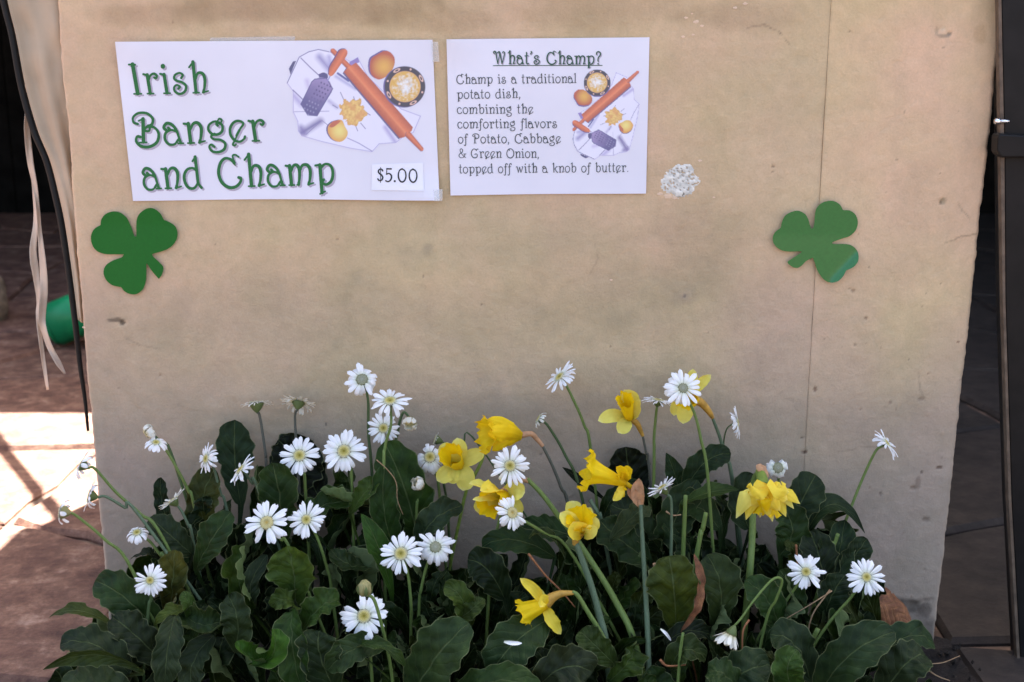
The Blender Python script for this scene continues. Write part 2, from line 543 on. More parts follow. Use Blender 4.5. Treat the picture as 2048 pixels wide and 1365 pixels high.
# weathering marks and painted shade along the wall foot: (u, v, half-width px, half-height px, colour, strength)
STAINS_SHADE = [
    (1320, 600, 210, 70, (132, 122, 106), .22), (1180, 520, 150, 90, (150, 134, 108), .2), (520, 620, 260, 70, (140, 130, 112), .22),
    (1400, 470, 120, 60, (160, 138, 112), .3), (560, 14, 220, 30, (140, 112, 84), .45), (300, 30, 120, 26, (146, 118, 88), .35), (880, 40, 110, 22, (150, 124, 92), .35), (1180, 20, 160, 30, (150, 124, 92), .35),
    (1480, 36, 90, 30, (150, 124, 96), .35), (1000, 470, 240, 60, (188, 172, 140), .25), (1520, 200, 60, 180, (196, 172, 140), .3),
    (232, 640, 22, 5, (60, 50, 42), .8), (246, 646, 7, 5, (40, 34, 30), .9), (1631, 779, 5, 6, (90, 60, 44), .9), (1609, 905, 8, 4, (84, 54, 44), 1.0),
    (1604, 876, 3, 3, (70, 56, 50), .8), (1848, 966, 7, 15, (104, 84, 70), .55), (1838, 976, 8, 5, (110, 88, 70), .7), (1893, 936, 8, 4, (86, 62, 46), .9),
    (1855, 945, 3, 3, (80, 60, 50), .8), (1769, 988, 3, 6, (110, 90, 78), .7), (1708, 582, 5, 4, (126, 100, 78), .8), (1735, 637, 4, 3, (96, 76, 60), .8),
    (1713, 690, 3, 3, (110, 88, 70), .7), (1788, 806, 3, 3, (120, 98, 82), .6), (1852, 799, 8, 4, (120, 98, 80), .6), (1866, 1040, 10, 6, (104, 88, 76), .6),
    (1890, 403, 8, 8, (150, 136, 108), .8), (1886, 406, 3, 6, (120, 104, 84), .8), (1926, 685, 3, 3, (90, 60, 44), .8),
    (1888, 72, 16, 4, (128, 120, 104), .75), (1874, 62, 4, 8, (150, 138, 116), .6), (1900, 68, 5, 4, (112, 108, 96), .8), (1886, 58, 6, 6, (206, 190, 162), .6),
    (1960, 68, 14, 24, (176, 142, 104), .35), (968, 745, 60, 3, (110, 102, 92), .0), (652, 850, 3, 3, (70, 62, 56), .8), (1082, 910, 3, 3, (90, 84, 78), .7),
    (1830, 1215, 40, 18, (66, 60, 56), .75), (1870, 1222, 16, 20, (84, 72, 64), .8), (1790, 1200, 22, 10, (80, 74, 68), .6), (1872, 1260, 10, 30, (120, 106, 96), .5), (1830, 1290, 130, 52, (112, 100, 90), .9), (1795, 1250, 34, 18, (80, 72, 64), .6), (1850, 1270, 12, 12, (60, 52, 46), .7), (1500, 1300, 400, 60, (96, 86, 78), .7), (600, 1300, 500, 60, (96, 86, 78), .6),  # the wide low bands also hold painted shade at the wall foot
    (1335, 390, 26, 9, (222, 190, 152), .8), (1880, 1290, 14, 30, (96, 80, 70), .6), (140, 330, 3, 4, (90, 70, 60), .7), (1650, 500, 90, 300, (206, 178, 148), .18),
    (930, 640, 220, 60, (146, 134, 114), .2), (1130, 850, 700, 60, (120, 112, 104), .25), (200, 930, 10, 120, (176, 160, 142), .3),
]
_r = random.Random(31)
for _i in range(90):
    _s = _r.uniform(1.2, 2.8)
    STAINS_SHADE.append((_r.uniform(180, 1960) if _i % 2 else _r.uniform(1600, 1960), _r.uniform(20, 1250), _s, _s * _r.uniform(.6, 1.3), (116, 94, 76), _r.uniform(.3, .75)))
# thin scratches and cracks: polylines in photograph pixels
CRACKS = [([(1495, 55), (1530, 50), (1560, 66), (1580, 90)], 1.6, .5), ([(1919, 404), (1930, 420), (1945, 436)], 1.6, .4), ([(1895, 486), (1930, 474), (1958, 468)], 1.6, .45),
          ([(250, 675), (280, 690), (320, 698)], 1.3, .35), ([(1680, 905), (1730, 895), (1760, 893)], 1.4, .3), ([(1845, 745), (1850, 780), (1860, 800)], 1.6, .35),
          ([(1190, 485), (1196, 520), (1180, 548)], 1.6, .2), ([(1360, 1180), (1780, 1190), (1850, 1205), (1884, 1196)], 4, .5)]


def wall_color(X, Z):
    # back to photograph pixels of the flat face
    yy = D * math.cos(TH) - Z * math.sin(TH)
    uu = 1024 + X / yy * F
    vv = 682.5 - (D * math.sin(TH) + Z * math.cos(TH)) / yy * F
    base_ = np.empty(X.shape + (3,))
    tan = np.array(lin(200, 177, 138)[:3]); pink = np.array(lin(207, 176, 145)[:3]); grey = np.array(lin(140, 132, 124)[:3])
    n1 = fbm(X * 5 + 3, Z * 5, 21); n2 = fbm(X * 14, Z * 14, 33)
    w = np.clip(0.5 + 0.9 * n1 + 0.5 * n2, 0, 1)[..., None]
    c = tan * (1 - w) + pink * w
    right = (X > XS)[..., None]
    c = np.where(right, c * np.array([1.12, 1.10, 1.08]), c)
    # splash dirt and painted plant shade, greyer towards the soil
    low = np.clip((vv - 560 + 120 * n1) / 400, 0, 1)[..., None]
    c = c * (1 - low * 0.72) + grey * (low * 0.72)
    c = c * (1 + 0.05 * fbm(X * 40, Z * 40, 5)[..., None])
    streak = fbm(X * 22, Z * 1.6, 77)[..., None]
    c = c * (1 + 0.05 * streak)
    edgew = fbm(X * 150, Z * 150, 60)
    for (u, v, a, b_, col, k) in STAINS_SHADE:
        if k == 0: continue
        big = a > 40
        q = ((uu - u) / a) ** 2 + ((vv - v) / b_) ** 2
        q = q * (1 + (1.1 * n2 + .5 * n1 if big else 0.5 * edgew))
        m = np.clip(1 - q * (0.5 if big else 1.0), 0, 1)
        k = k if (big or k < .5) else k * .8
        m = m * m * (3 - 2 * m) if big else np.clip(m * 1.8, 0, 1)
        m = (m * k)[..., None]
        c = c * (1 - m) + np.array(lin(*col)[:3]) * m
    for pts, wd, k in CRACKS:
        for (a, b_) in zip(pts[:-1], pts[1:]):
            ax, ay = a; bx, by = b_
            tt = np.clip(((uu - ax) * (bx - ax) + (vv - ay) * (by - ay)) / ((bx - ax) ** 2 + (by - ay) ** 2), 0, 1)
            dd = np.hypot(uu - ax - tt * (bx - ax) + 3 * edgew, vv - ay - tt * (by - ay) + 3 * edgew)
            m = (np.clip(1 - dd / wd / 1.6, 0, 1) * k)[..., None]
            c = c * (1 - m) + np.array(lin(84, 70, 58)[:3]) * m
    # worn hairline beside the joint
    m = (np.clip(1 - np.abs(X - XS) / 0.004, 0, 1) * np.clip(0.55 + 0.6 * fbm(X * 0, Z * 12, 91), 0.1, 1) * 0.20)[..., None]
    c = c * (1 - m) + np.array(lin(118, 98, 80)[:3]) * m
    # rubbed arris on the outer edges
    e = (np.clip(1 - np.minimum(np.abs(X - XL), np.abs(X - XR)) / 0.006, 0, 1) * 0.35)[..., None]
    c = c * (1 - e) + np.array(lin(206, 186, 164)[:3]) * e
    return np.clip(c, 0.01, 0.9), uu, vv


def wall_panel(x0, x1, seed, outer):
    st = 0.0021
    xs = np.arange(x0 + 0.003, x1 - 0.003, st); zs = np.arange(ZB, ZT, st * 1.15)
    xs = np.concatenate([[x0, x0, x0 + 0.0008], xs, [x1 - 0.0008, x1, x1]])
    X, Z = np.meshgrid(xs, zs, indexing='ij')
    Yv = np.zeros_like(X)
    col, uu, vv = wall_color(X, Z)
    Yv += -0.0012 * fbm(X * 9, Z * 9, seed) - 0.0007 * fbm(X * 45, Z * 45, seed + 7) - 0.00035 * fbm(X * 160, Z * 160, seed + 9, 3)
    # pits where the dark spots are
    for (u, v, a, b_, c_, k) in STAINS_SHADE:
        if a < 12 and k > .55:
            Yv += 0.0022 * np.exp(-(((uu - u) / a) ** 2 + ((vv - v) / b_) ** 2) * 1.5)
    Yv += 0.006 * np.clip(0.6 * np.exp(-(((uu - 1850) / 50) ** 2 + ((vv - 1225) / 22) ** 2)) + 0.4 * fbm(X * 60, Z * 60, 3) * (vv > 1190) * (uu > 1700), 0, 1)
    r = 0.006
    for xe, sgn, flag in ((x0, 1, outer == 'L'), (x1, -1, outer == 'R')):
        dd = (X - xe) * sgn
        rr = r if flag else 0.0003
        q = np.clip(1 - dd / rr, 0, 1)
        Yv += rr * (1 - np.sqrt(np.clip(1 - q * q, 0, 1)))
    if outer == 'R':      # outer edge tapers in a little towards the ground, and is chipped
        X = X - (np.clip((X - XS) / (XR - XS), 0, 1)) * (np.clip(-0.02 - Z, 0, 1) * 0.019 + 0.0016 * fbm(Z * 26, Z * 0, 14) * (X > XS + .02) + 0.0012 * fbm(Z * 90, Z * 0, 15))
    if outer == 'L':
        X = X + (np.clip((XS - X) / (XS - XL), 0, 1) ** 6) * (0.0022 * fbm(Z * 14, Z * 0, 24) + 0.0010 * fbm(Z * 90, Z * 0, 25))
    Yv[0, :] = 0.032 if outer == 'L' else 0.0011; Yv[-1, :] = 0.032 if outer == 'R' else 0.0011
    nr, nc = X.shape
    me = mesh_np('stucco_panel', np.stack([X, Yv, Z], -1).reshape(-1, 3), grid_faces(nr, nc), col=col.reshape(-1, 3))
    return new_obj('stucco_panel', me, M['stucco'], wall)


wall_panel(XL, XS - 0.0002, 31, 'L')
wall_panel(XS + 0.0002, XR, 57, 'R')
box('coping', (XL - 0.01, -0.01, ZT - 0.003), (XR + 0.01, 1.22, ZT + 0.03), M['concrete'], wall, 0.004)


def blob_patch(name, cu, cv, r, seed, depth, kind, squash=1.0):
    n = 46 if r > 20 else 12
    c0 = P(cu, cv, 0); s = PX(c0) * r
    g = np.linspace(-1.25, 1.25, n)
    A, B = np.meshgrid(g, g, indexing='ij')
    ang = np.arctan2(B, A); rad = np.hypot(A, B)
    lim = 0.92 + 0.22 * fbm(np.cos(ang) * 2 + 9, np.sin(ang) * 2, seed, 3) + 0.10 * fbm(np.cos(ang) * 9, np.sin(ang) * 9, seed + 4, 2)
    inside = rad < lim
    h = fbm(A * 6, B * 6, seed + 1, 3); h2 = fbm(A * 14, B * 14, seed + 2, 2)
    Yv = -depth * np.clip((lim - rad) * 5, 0, 1) * (0.7 + 0.5 * h + 0.35 * h2) - 0.0004
    V = np.stack([c0.x + A * s, c0.y + Yv, c0.z + B * s * squash], -1)
    if kind == 'plaster':
        t = np.clip(0.5 + 0.8 * h + 0.7 * h2, 0, 1)[..., None]
        col = np.array(lin(190, 188, 180)[:3]) * (1 - t) + np.array(lin(236, 232, 222)[:3]) * t
        pit = (h2 < -0.42)[..., None]
        col = np.where(pit, np.array(lin(84, 80, 74)[:3]), col)
        Yv2 = np.where(pit[..., 0], 0.0012, 0)
        V[..., 1] += Yv2
    else:
        col = np.broadcast_to(np.array(lin(224, 196, 168)[:3]), A.shape + (3,)) * (1 + 0.1 * h[..., None])
    Fs = grid_faces(n, n)
    ins = inside.reshape(-1)
    Fs = Fs[ins[Fs].all(axis=1)]
    me = mesh_np(name, V.reshape(-1, 3), Fs[:, ::-1], col=col.reshape(-1, 3))
    return new_obj(name, me, M['bare_plaster'], wall)


tag(blob_patch('bare_patch', 1360, 362, 42, 5, 0.0013, 'plaster', 0.92), 'round rough grey-white patch of bare plaster')
for (u, v, r) in ((1372, 36, 5), (1392, 44, 7), (1404, 52, 5), (1366, 74, 5), (1386, 70, 4), (1384, 28, 3), (1320, 388, 7), (1336, 392, 11), (1350, 396, 7), (1222, 560, 4),
                  (168, 655, 4), (1428, 395, 4), (1490, 8, 6), (1470, 16, 5), (1400, 322, 5)):
    blob_patch('paint_chip', u, v, r, int(u), 0.0006, 'chip', 0.6)

# ------------------------------------------------------------------ lettering: hand drawn stroke alphabet with curled terminals
SM, LN = 's', 'l'
GLY = {
 'I': (40, [(LN, [(15, 100), (22, 2)], 14), (LN, [(2, 99), (24, 98)], 7), (LN, [(9, 1), (35, 1)], 6)]),
 'r': (54, [(LN, [(16, 64), (20, 2)], 12), (LN, [(3, 66), (16, 62)], 8), (LN, [(10, 1), (32, 1)], 6), (SM, [(19, 46), (28, 62), (40, 67), (49, 60), (45, 51), (40, 54)], 8)]),
 'i': (34, [(LN, [(15, 64), (19, 2)], 12), (LN, [(2, 66), (15, 62)], 8), (LN, [(8, 1), (30, 1)], 6), (LN, [(14, 90), (14, 92)], 16)]),
 's': (56, [(SM, [(34, 51), (40, 61), (30, 68), (14, 62), (9, 50), (18, 42), (36, 36), (48, 24), (42, 6), (24, -2), (8, 6), (6, 20), (16, 28), (26, 22), (20, 15)], 8)]),
 'h': (66, [(LN, [(18, 104), (19, 2)], 12), (LN, [(3, 86), (18, 103)], 7), (LN, [(9, 1), (30, 1)], 6), (SM, [(20, 46), (32, 66), (48, 64), (54, 46), (51, 22), (45, 2)], 10), (LN, [(42, 1), (62, 6)], 6)]),
 'B': (84, [(LN, [(32, 84), (26, 10)], 12), (LN, [(18, 78), (34, 85)], 6), (LN, [(14, 8), (36, 8)], 6),
            (SM, [(14, 68), (2, 74), (2, 90), (20, 103), (46, 101), (62, 84), (58, 66), (46, 60), (36, 54), (34, 46), (46, 44), (50, 54), (46, 62)], 8), (SM, [(48, 60), (66, 54), (76, 34), (68, 8), (44, -6), (18, -4), (4, 12), (8, 28), (18, 26)], 9)]),
 'a': (60, [(SM, [(18, 52), (22, 46), (12, 44), (4, 54), (14, 67), (30, 62), (42, 44), (48, 20), (52, 2)], 9), (SM, [(42, 40), (26, 45), (8, 36), (4, 16), (14, 0), (32, -1), (46, 14)], 8), (LN, [(44, 1), (60, 1)], 6)]),
 'n': (64, [(LN, [(15, 64), (17, 2)], 12), (LN, [(1, 64), (15, 62)], 8), (LN, [(8, 1), (28, 1)], 6), (SM, [(19, 46), (32, 64), (46, 64), (54, 48), (51, 22), (45, 2)], 10), (LN, [(42, 1), (62, 6)], 6)]),
 'g': (62, [(SM, [(44, 60), (28, 68), (10, 58), (6, 42), (16, 28), (34, 26), (48, 36), (50, 54), (40, 64), (32, 60), (36, 54)], 8), (SM, [(46, 60), (50, 72), (42, 76), (38, 70)], 6),
            (SM, [(24, 28), (12, 20), (20, 11), (40, 8), (54, -4), (50, -22), (32, -31), (12, -28), (4, -14), (10, -6), (20, -14)], 8)]),
 'e': (56, [(SM, [(24, 20), (36, 40), (48, 58), (34, 67), (18, 62), (6, 44), (6, 22), (16, 6), (32, 0), (46, 8), (50, 16)], 8), (SM, [(26, 22), (18, 6), (10, -8), (16, -12), (20, -8)], 6)]),
 'd': (66, [(SM, [(50, 56), (36, 64), (18, 60), (6, 42), (6, 20), (16, 2), (34, -1), (48, 14), (50, 26)], 9), (LN, [(48, 100), (50, 14)], 11), (LN, [(38, 86), (49, 100)], 7), (LN, [(50, 14), (60, 0)], 9)]),
 'C': (86, [(SM, [(60, 80), (56, 100), (66, 103), (76, 96)], 6), (SM, [(60, 78), (46, 90), (28, 92), (12, 76), (4, 46), (12, 16), (34, -1), (56, 0), (72, 12), (78, 26), (70, 30)], 10), (LN, [(56, 76), (62, 70)], 5)]),
 'm': (94, [(LN, [(14, 64), (16, 2)], 12), (LN, [(1, 64), (14, 62)], 8), (LN, [(8, 1), (26, 1)], 6), (SM, [(18, 48), (28, 64), (40, 64), (46, 48), (44, 22), (40, 2)], 10), (SM, [(46, 46), (58, 64), (74, 64), (82, 48), (80, 22), (74, 2)], 10), (LN, [(72, 1), (90, 6)], 6), (LN, [(34, 1), (44, 4)], 5)]),
 'p': (66, [(LN, [(16, 64), (17, -26)], 12), (LN, [(1, 62), (16, 64)], 8), (LN, [(10, -30), (28, -22)], 6), (SM, [(18, 54), (34, 66), (52, 60), (58, 36), (50, 10), (32, 0), (20, 8), (26, 16)], 9)]),
 'W': (112, [(SM, [(6, 82), (2, 94), (14, 100), (22, 84), (26, 50), (36, 2)], 9), (LN, [(36, 2), (52, 84)], 6), (SM, [(36, 88), (46, 98), (54, 86), (62, 44), (70, 2)], 9), (SM, [(70, 2), (84, 50), (92, 88), (82, 98), (76, 88)], 7)]),
 't': (38, [(SM, [(16, 92), (15, 50), (15, 12), (22, 0), (32, 4)], 9), (LN, [(2, 64), (30, 66)], 7)]),
 "'": (22, [(SM, [(10, 100), (14, 94), (6, 80)], 9)]),
 '?': (50, [(SM, [(8, 78), (10, 94), (26, 101), (40, 90), (38, 72), (24, 54), (20, 34), (22, 24)], 9), (LN, [(22, 5), (22, 3)], 12)]),
 'o': (60, [(SM, [(30, 66), (12, 58), (4, 34), (12, 8), (30, -1), (46, 10), (54, 34), (46, 58), (28, 67)], 9)]),
 'l': (28, [(LN, [(14, 102), (14, 4)], 10), (LN, [(2, 92), (14, 101)], 7), (LN, [(6, 1), (24, 1)], 6)]),
 'c': (54, [(SM, [(44, 52), (40, 63), (24, 66), (8, 54), (4, 32), (12, 8), (28, 0), (44, 6), (48, 16)], 9)]),
 'b': (64, [(LN, [(14, 102), (16, 6)], 11), (LN, [(2, 90), (14, 101)], 7), (SM, [(17, 50), (32, 66), (50, 58), (56, 34), (48, 8), (30, -1), (17, 10)], 9)]),
 'f': (38, [(SM, [(38, 88), (34, 100), (24, 98), (18, 82), (17, 40), (16, -14), (8, -26), (0, -20)], 9), (LN, [(4, 64), (32, 66)], 7)]),
 'v': (56, [(SM, [(4, 62), (12, 64), (18, 46), (28, 3)], 10), (SM, [(28, 3), (42, 40), (48, 60), (40, 66)], 7)]),
 'P': (76, [(LN, [(24, 86), (22, 2)], 12), (LN, [(12, 1), (36, 1)], 6), (SM, [(8, 70), (0, 84), (14, 98), (40, 101), (62, 90), (66, 70), (54, 52), (34, 48), (28, 56), (36, 60)], 9)]),
 'G': (86, [(SM, [(62, 80), (50, 92), (30, 94), (12, 76), (4, 46), (14, 14), (36, -1), (60, 4), (70, 20), (66, 38), (50, 42), (44, 36)], 10), (SM, [(60, 78), (72, 94), (82, 92)], 6)]),
 'O': (88, [(SM, [(30, 96), (14, 80), (4, 50), (10, 18), (32, -1), (58, 2), (78, 26), (80, 60), (66, 88), (44, 98), (30, 92), (34, 80)], 10)]),
 '&': (86, [(SM, [(74, 40), (60, 10), (36, -1), (12, 8), (6, 28), (20, 46), (42, 60), (48, 82), (36, 98), (22, 90), (20, 74), (34, 48), (54, 20), (78, 2)], 8), (LN, [(58, 40), (84, 42)], 5)]),
 'k': (62, [(LN, [(14, 102), (16, 2)], 11), (LN, [(2, 90), (14, 101)], 7), (SM, [(18, 34), (32, 44), (48, 64), (54, 60)], 8), (SM, [(28, 42), (38, 20), (54, 0), (60, 4)], 9)]),
 'w': (84, [(SM, [(2, 62), (10, 65), (16, 46), (24, 3)], 9), (LN, [(24, 3), (40, 60)], 6), (LN, [(40, 60), (54, 3)], 9), (SM, [(54, 3), (68, 42), (74, 62), (66, 66)], 6)]),
 'u': (64, [(SM, [(2, 64), (14, 64), (13, 34), (20, 4), (34, 0), (46, 14), (50, 34)], 9), (LN, [(50, 66), (50, 6)], 10), (LN, [(44, 1), (60, 1)], 6)]),
 '.': (24, [(LN, [(10, 5), (10, 3)], 12)]),
 ',': (24, [(SM, [(10, 8), (12, 0), (6, -14)], 9)]),
 '$': (52, [(SM, [(42, 78), (34, 90), (18, 88), (10, 74), (16, 60), (34, 46), (42, 28), (34, 10), (16, 6), (6, 18)], 8), (LN, [(26, 104), (26, -8)], 4)]),
 '5': (56, [(LN, [(14, 94), (46, 94)], 9), (LN, [(14, 94), (12, 54)], 5), (SM, [(12, 54), (28, 60), (44, 50), (48, 30), (38, 8), (20, -1), (6, 6)], 8)]),
 '0': (74, [(SM, [(34, 97), (14, 82), (6, 48), (14, 14), (34, -1), (54, 14), (62, 48), (54, 82), (32, 97)], 8)]),
 ' ': (40, []),
}


def lettering(name, text, p0, p1, cap, mat, parent, depthf, weight=1.0, shear=lambda u: 0.0, off=(0, 0), track=6, minw=0.0):
    """one printed line from pixel p0 to p1 along its baseline; depthf(u, v) gives how far the print stands off the wall"""
    tot = sum(GLY[c][0] + track for c in text) - track
    L = math.hypot(p1[0] - p0[0], p1[1] - p0[1])
    sx = L / tot; sy = cap / 100.0
    dx, dy = (p1[0] - p0[0]) / L, (p1[1] - p0[1]) / L
    V = []; Fs = []; x = 0; ns = 0
    for ch in text:
        adv, strokes = GLY[ch]
        for (kind, pts, w) in strokes:
            pp = [Vector((a, b_, 0)) for a, b_ in pts]
            pl = catmull(pp, 6) if kind == SM else catmull(pp, 1 if len(pp) == 2 else 1)
            q = []
            for p in pl:
                gx = (x + p.x) * sx; gy = p.y * sy
                u = p0[0] + dx * gx + off[0]; v = p0[1] + dy * gx - gy + off[1]
                u -= shear(u) * gy
                q.append(Vector((u, v)))
            m = len(q); hw = w * weight * (sx + sy) * 0.25
            hw = max(hw, minw)
            rows = []
            for i, p in enumerate(q):
                t = q[min(i + 1, m - 1)] - q[max(i - 1, 0)]
                t = t.normalized() if t.length > 1e-6 else Vector((1, 0))
                f = i / max(1, m - 1)
                ww = hw
                if kind == SM and m > 8:
                    ww = hw * (0.72 + 0.45 * math.sin(math.pi * f))      # swelling stroke
                    if f < 0.10 or f > 0.90: ww = hw * 1.05              # bulbous curl ends
                rows.append((p, t, ww))
            # rounded ends
            a, t, ww = rows[0]; pre = [(a - t * ww * c, t, ww * math.sqrt(1 - c * c)) for c in (0.97, 0.75, 0.4)]
            a, t, ww = rows[-1]; post = [(a + t * ww * c, t, ww * math.sqrt(1 - c * c)) for c in (0.4, 0.75, 0.97)]
            base_i = len(V)
            for (p, t, ww) in pre + rows + post:
                nrm = Vector((-t.y, t.x))
                for s in (1, -1):
                    a = p + nrm * ww * s
                    V.append(P(a.x, a.y, depthf(a.x, a.y) + 0.000012 * (ns % 9)))
            nr = len(pre) + len(rows) + len(post)
            for i in range(nr - 1):
                k = base_i + 2 * i
                Fs.append((k, k + 1, k + 3, k + 2))
            ns += 1
        x += adv + track
    me = mesh_py(name, V, Fs)
    # face the camera
    return new_obj(name, me, mat, parent)


# ------------------------------------------------------------------ the printed still life (cloth, grater, rolling pin, potatoes, bowl)
def paint_picture():
    W, H, S = 320, 240, 2
    k = 5.6875
    yy, xx = np.meshgrid((np.arange(H * S) + .5) / S * k, (np.arange(W * S) + .5) / S * k, indexing='ij')
    img = np.zeros((H * S, W * S, 3)); al = np.zeros((H * S, W * S))
    nz = fbm(xx / 60, yy / 60, 3); nf = fbm(xx / 22, yy / 22, 8)

    def put(mask, col):
        nonlocal img, al
        c = np.asarray(col, float)
        if c.ndim == 1: c = np.broadcast_to(c / 1.0, img.shape)
        m = mask[..., None]
        img = img * (1 - m) + c * m
        al = np.maximum(al, mask)

    def inside(pts):
        m = np.zeros(xx.shape, bool)
        n = len(pts)
        for i in range(n):
            x1, y1 = pts[i]; x2, y2 = pts[(i + 1) % n]
            if y1 == y2: continue
            c = ((yy >= min(y1, y2)) & (yy < max(y1, y2))) & (xx < (x2 - x1) * (yy - y1) / (y2 - y1) + x1)
            m ^= c
        return m.astype(float)

    def smoothpts(pts, n=6):
        q = catmull([Vector((a, b_, 0)) for a, b_ in pts + [pts[0]]], n)
        return [(p.x, p.y) for p in q[:-1]]

    def segd(a, b_):
        ax, ay = a; bx, by = b_
        t = np.clip(((xx - ax) * (bx - ax) + (yy - ay) * (by - ay)) / ((bx - ax) ** 2 + (by - ay) ** 2), 0, 1)
        return np.hypot(xx - ax - t * (bx - ax), yy - ay - t * (by - ay)), t

    def line(pts, w, col, k_=1.0):
        for a, b_ in zip(pts[:-1], pts[1:]):
            d, t = segd(a, b_)
            put(np.clip((w - d) / 4 + .5, 0, 1) * k_, col)

    def glow(pts, w, col, k_):
        for a, b_ in zip(pts[:-1], pts[1:]):
            d, t = segd(a, b_)
            put(np.clip(1 - d / w, 0, 1) ** 1.2 * k_ * clothm, col)

    C = lambda r, g, b_: np.array(lin(r, g, b_)[:3])
    paper = C(226, 224, 240)
    img[:] = paper
    cloth = [(85, 495), (150, 345), (222, 200), (330, 140), (440, 113), (560, 140), (700, 190), (800, 250), (890, 215), (1000, 420), (1380, 790), (1600, 872), (1520, 1055), (1400, 1110), (1320, 1172), (1130, 1185), (1050, 1275), (800, 1235), (480, 1160), (250, 1095), (212, 1040), (205, 930), (155, 825), (155, 590)]
    clothm = inside(cloth)
    put(clothm, C(232, 230, 244))
    L1 = C(120, 108, 168); L2 = C(170, 160, 204); DK = C(64, 62, 110)
    glow([(450, 200), (560, 330)], 70, C(120, 112, 176), .8)
    glow([(560, 200), (590, 330)], 50, C(146, 140, 196), .7)
    glow([(310, 470), (330, 540)], 50, C(180, 164, 212), .6)
    glow([(160, 640), (250, 740)], 60, C(170, 158, 208), .8)
    glow([(250, 1060), (460, 930)], 70, C(96, 84, 146), .9)
    glow([(240, 1000), (280, 1070)], 60, C(120, 106, 166), .8)
    glow([(1200, 1000), (1310, 1160)], 46, C(150, 134, 196), .7)
    glow([(560, 700), (650, 770)], 40, C(150, 140, 190), .6)
    glow([(640, 420), (860, 560)], 34, C(150, 150, 200), .7)
    put(inside([(150, 250), (186, 243), (150, 330), (122, 400), (104, 330)]), DK)
    line(cloth + [cloth[0]], 3.4, L2)
    line([(85, 495), (222, 200), (330, 140), (440, 113), (560, 140)], 4.5, C(110, 104, 150))
    line([(240, 210), (350, 320), (470, 430)], 5, C(92, 80, 140))
    line([(150, 575), (260, 680)], 5, C(100, 90, 150))
    line([(165, 822), (560, 815)], 4, C(140, 130, 180), .8)
    line([(300, 1080), (480, 920), (560, 985)], 3.5, C(130, 120, 170))
    line([(770, 1120), (900, 1180), (1050, 1270)], 4, L1)
    line([(660, 385), (780, 470)], 12, C(90, 96, 160)); line([(690, 400), (760, 450)], 6, C(60, 66, 130))
    put(inside([(790, 260), (890, 200), (905, 260), (860, 275), (800, 300)]), C(140, 124, 186))
    put(inside(smoothpts([(440, 395), (500, 375), (545, 400), (540, 445), (460, 445)])), C(72, 68, 120))
    # grater
    g = inside([(400, 450), (460, 430), (530, 440), (570, 480), (602, 560), (590, 600), (425, 868), (318, 860), (240, 735), (300, 610), (365, 480)])
    sh = np.clip((xx * 0.5 - yy * 0.87 + 480) / 460 + .12 * nz, 0, 1)[..., None]
    put(g, C(84, 78, 132) * (1 - sh) + C(176, 156, 200) * sh)
    line([(365, 480), (240, 735), (318, 860), (425, 868), (602, 560), (530, 440), (400, 450), (365, 480)], 5, C(86, 80, 136))
    for r_ in range(9):
        for c_ in range(4):
            hx = 476 + c_ * 34 - r_ * 27 - 4; hy = 490 + c_ * 15 + r_ * 42
            if inside([(400, 450), (530, 440), (602, 560), (425, 868), (318, 860), (240, 735)])[int(min(hy / k * S, H * S - 1)), int(hx / k * S)] < .5: continue
            d = np.hypot((xx - hx), (yy - hy) * .8)
            put(np.clip((11 - d) / 4, 0, 1) * (0.9 if r_ < 4 else .35), C(70, 56, 110) if r_ < 5 else C(200, 196, 224))
    line([(545, 470), (580, 400)], 6, C(150, 140, 190))
    OR1, OR2, OR3 = C(176, 78, 40), C(226, 122, 66), C(240, 156, 96)

    def capsule(a, b_, r0, r1):
        d, t = segd(a, b_)
        rr = r0 + (r1 - r0) * t
        ax, ay = a; bx, by = b_
        side = ((xx - ax) * (by - ay) - (yy - ay) * (bx - ax)) / math.hypot(bx - ax, by - ay) / rr
        s = np.clip(1 - np.abs(side - .15) * 1.0 + .1 * nf, 0, 1)[..., None]
        put(np.clip((rr + 7 - d) / 5, 0, 1) * (side < 0.2) * .7, C(84, 70, 130))
        put(np.clip((rr - d) / 5 + .5, 0, 1), OR1 * (1 - s) + OR2 * s)
    capsule((606, 128), (790, 315), 27, 30)
    body = inside([(868, 262), (1515, 998), (1500, 1040), (1420, 1110), (1365, 1124), (728, 372), (770, 320)])
    body2 = inside([(860, 275), (1500, 1010), (1480, 1050), (1350, 1135), (715, 385), (750, 330)])
    put(body2, C(84, 80, 130))
    side = ((xx - 800) * (1060 - 318) - (yy - 318) * (1442 - 800)) / math.hypot(642, 742) / 95
    s = np.clip(1 - np.abs(side - .05) + .12 * nf, 0, 1)[..., None]
    put(body, OR1 * (1 - s) + OR2 * s)
    put(body * np.clip(1 - np.abs(side + .1) * 5, 0, 1) * .5, OR3)
    capsule((1465, 1085), (1612, 1245), 36, 24)
    hd = smoothpts([(556, 400), (570, 310), (630, 210), (680, 125), (745, 108), (772, 150), (740, 220), (690, 290), (620, 390), (580, 418)])
    put(inside([(a - 10, b_ - 8) for a, b_ in hd]), C(84, 70, 130))
    s = np.clip(1 - np.abs((xx - 665 + (yy - 260) * .62)) / 75 + .1 * nf, 0, 1)[..., None]
    put(inside(hd), OR1 * (1 - s) + OR2 * s)
    # whole potato
    po = smoothpts([(1180, 130), (1250, 140), (1305, 210), (1300, 300), (1255, 380), (1180, 440), (1110, 452), (1045, 400), (1025, 320), (1040, 220), (1110, 170)])
    put(inside([(a - 20, b_ - 8) for a, b_ in po]), C(96, 84, 146))
    r_ = np.clip(np.hypot((xx - 1185), (yy - 310)) / 150, 0, 1)[..., None] ** 1.5
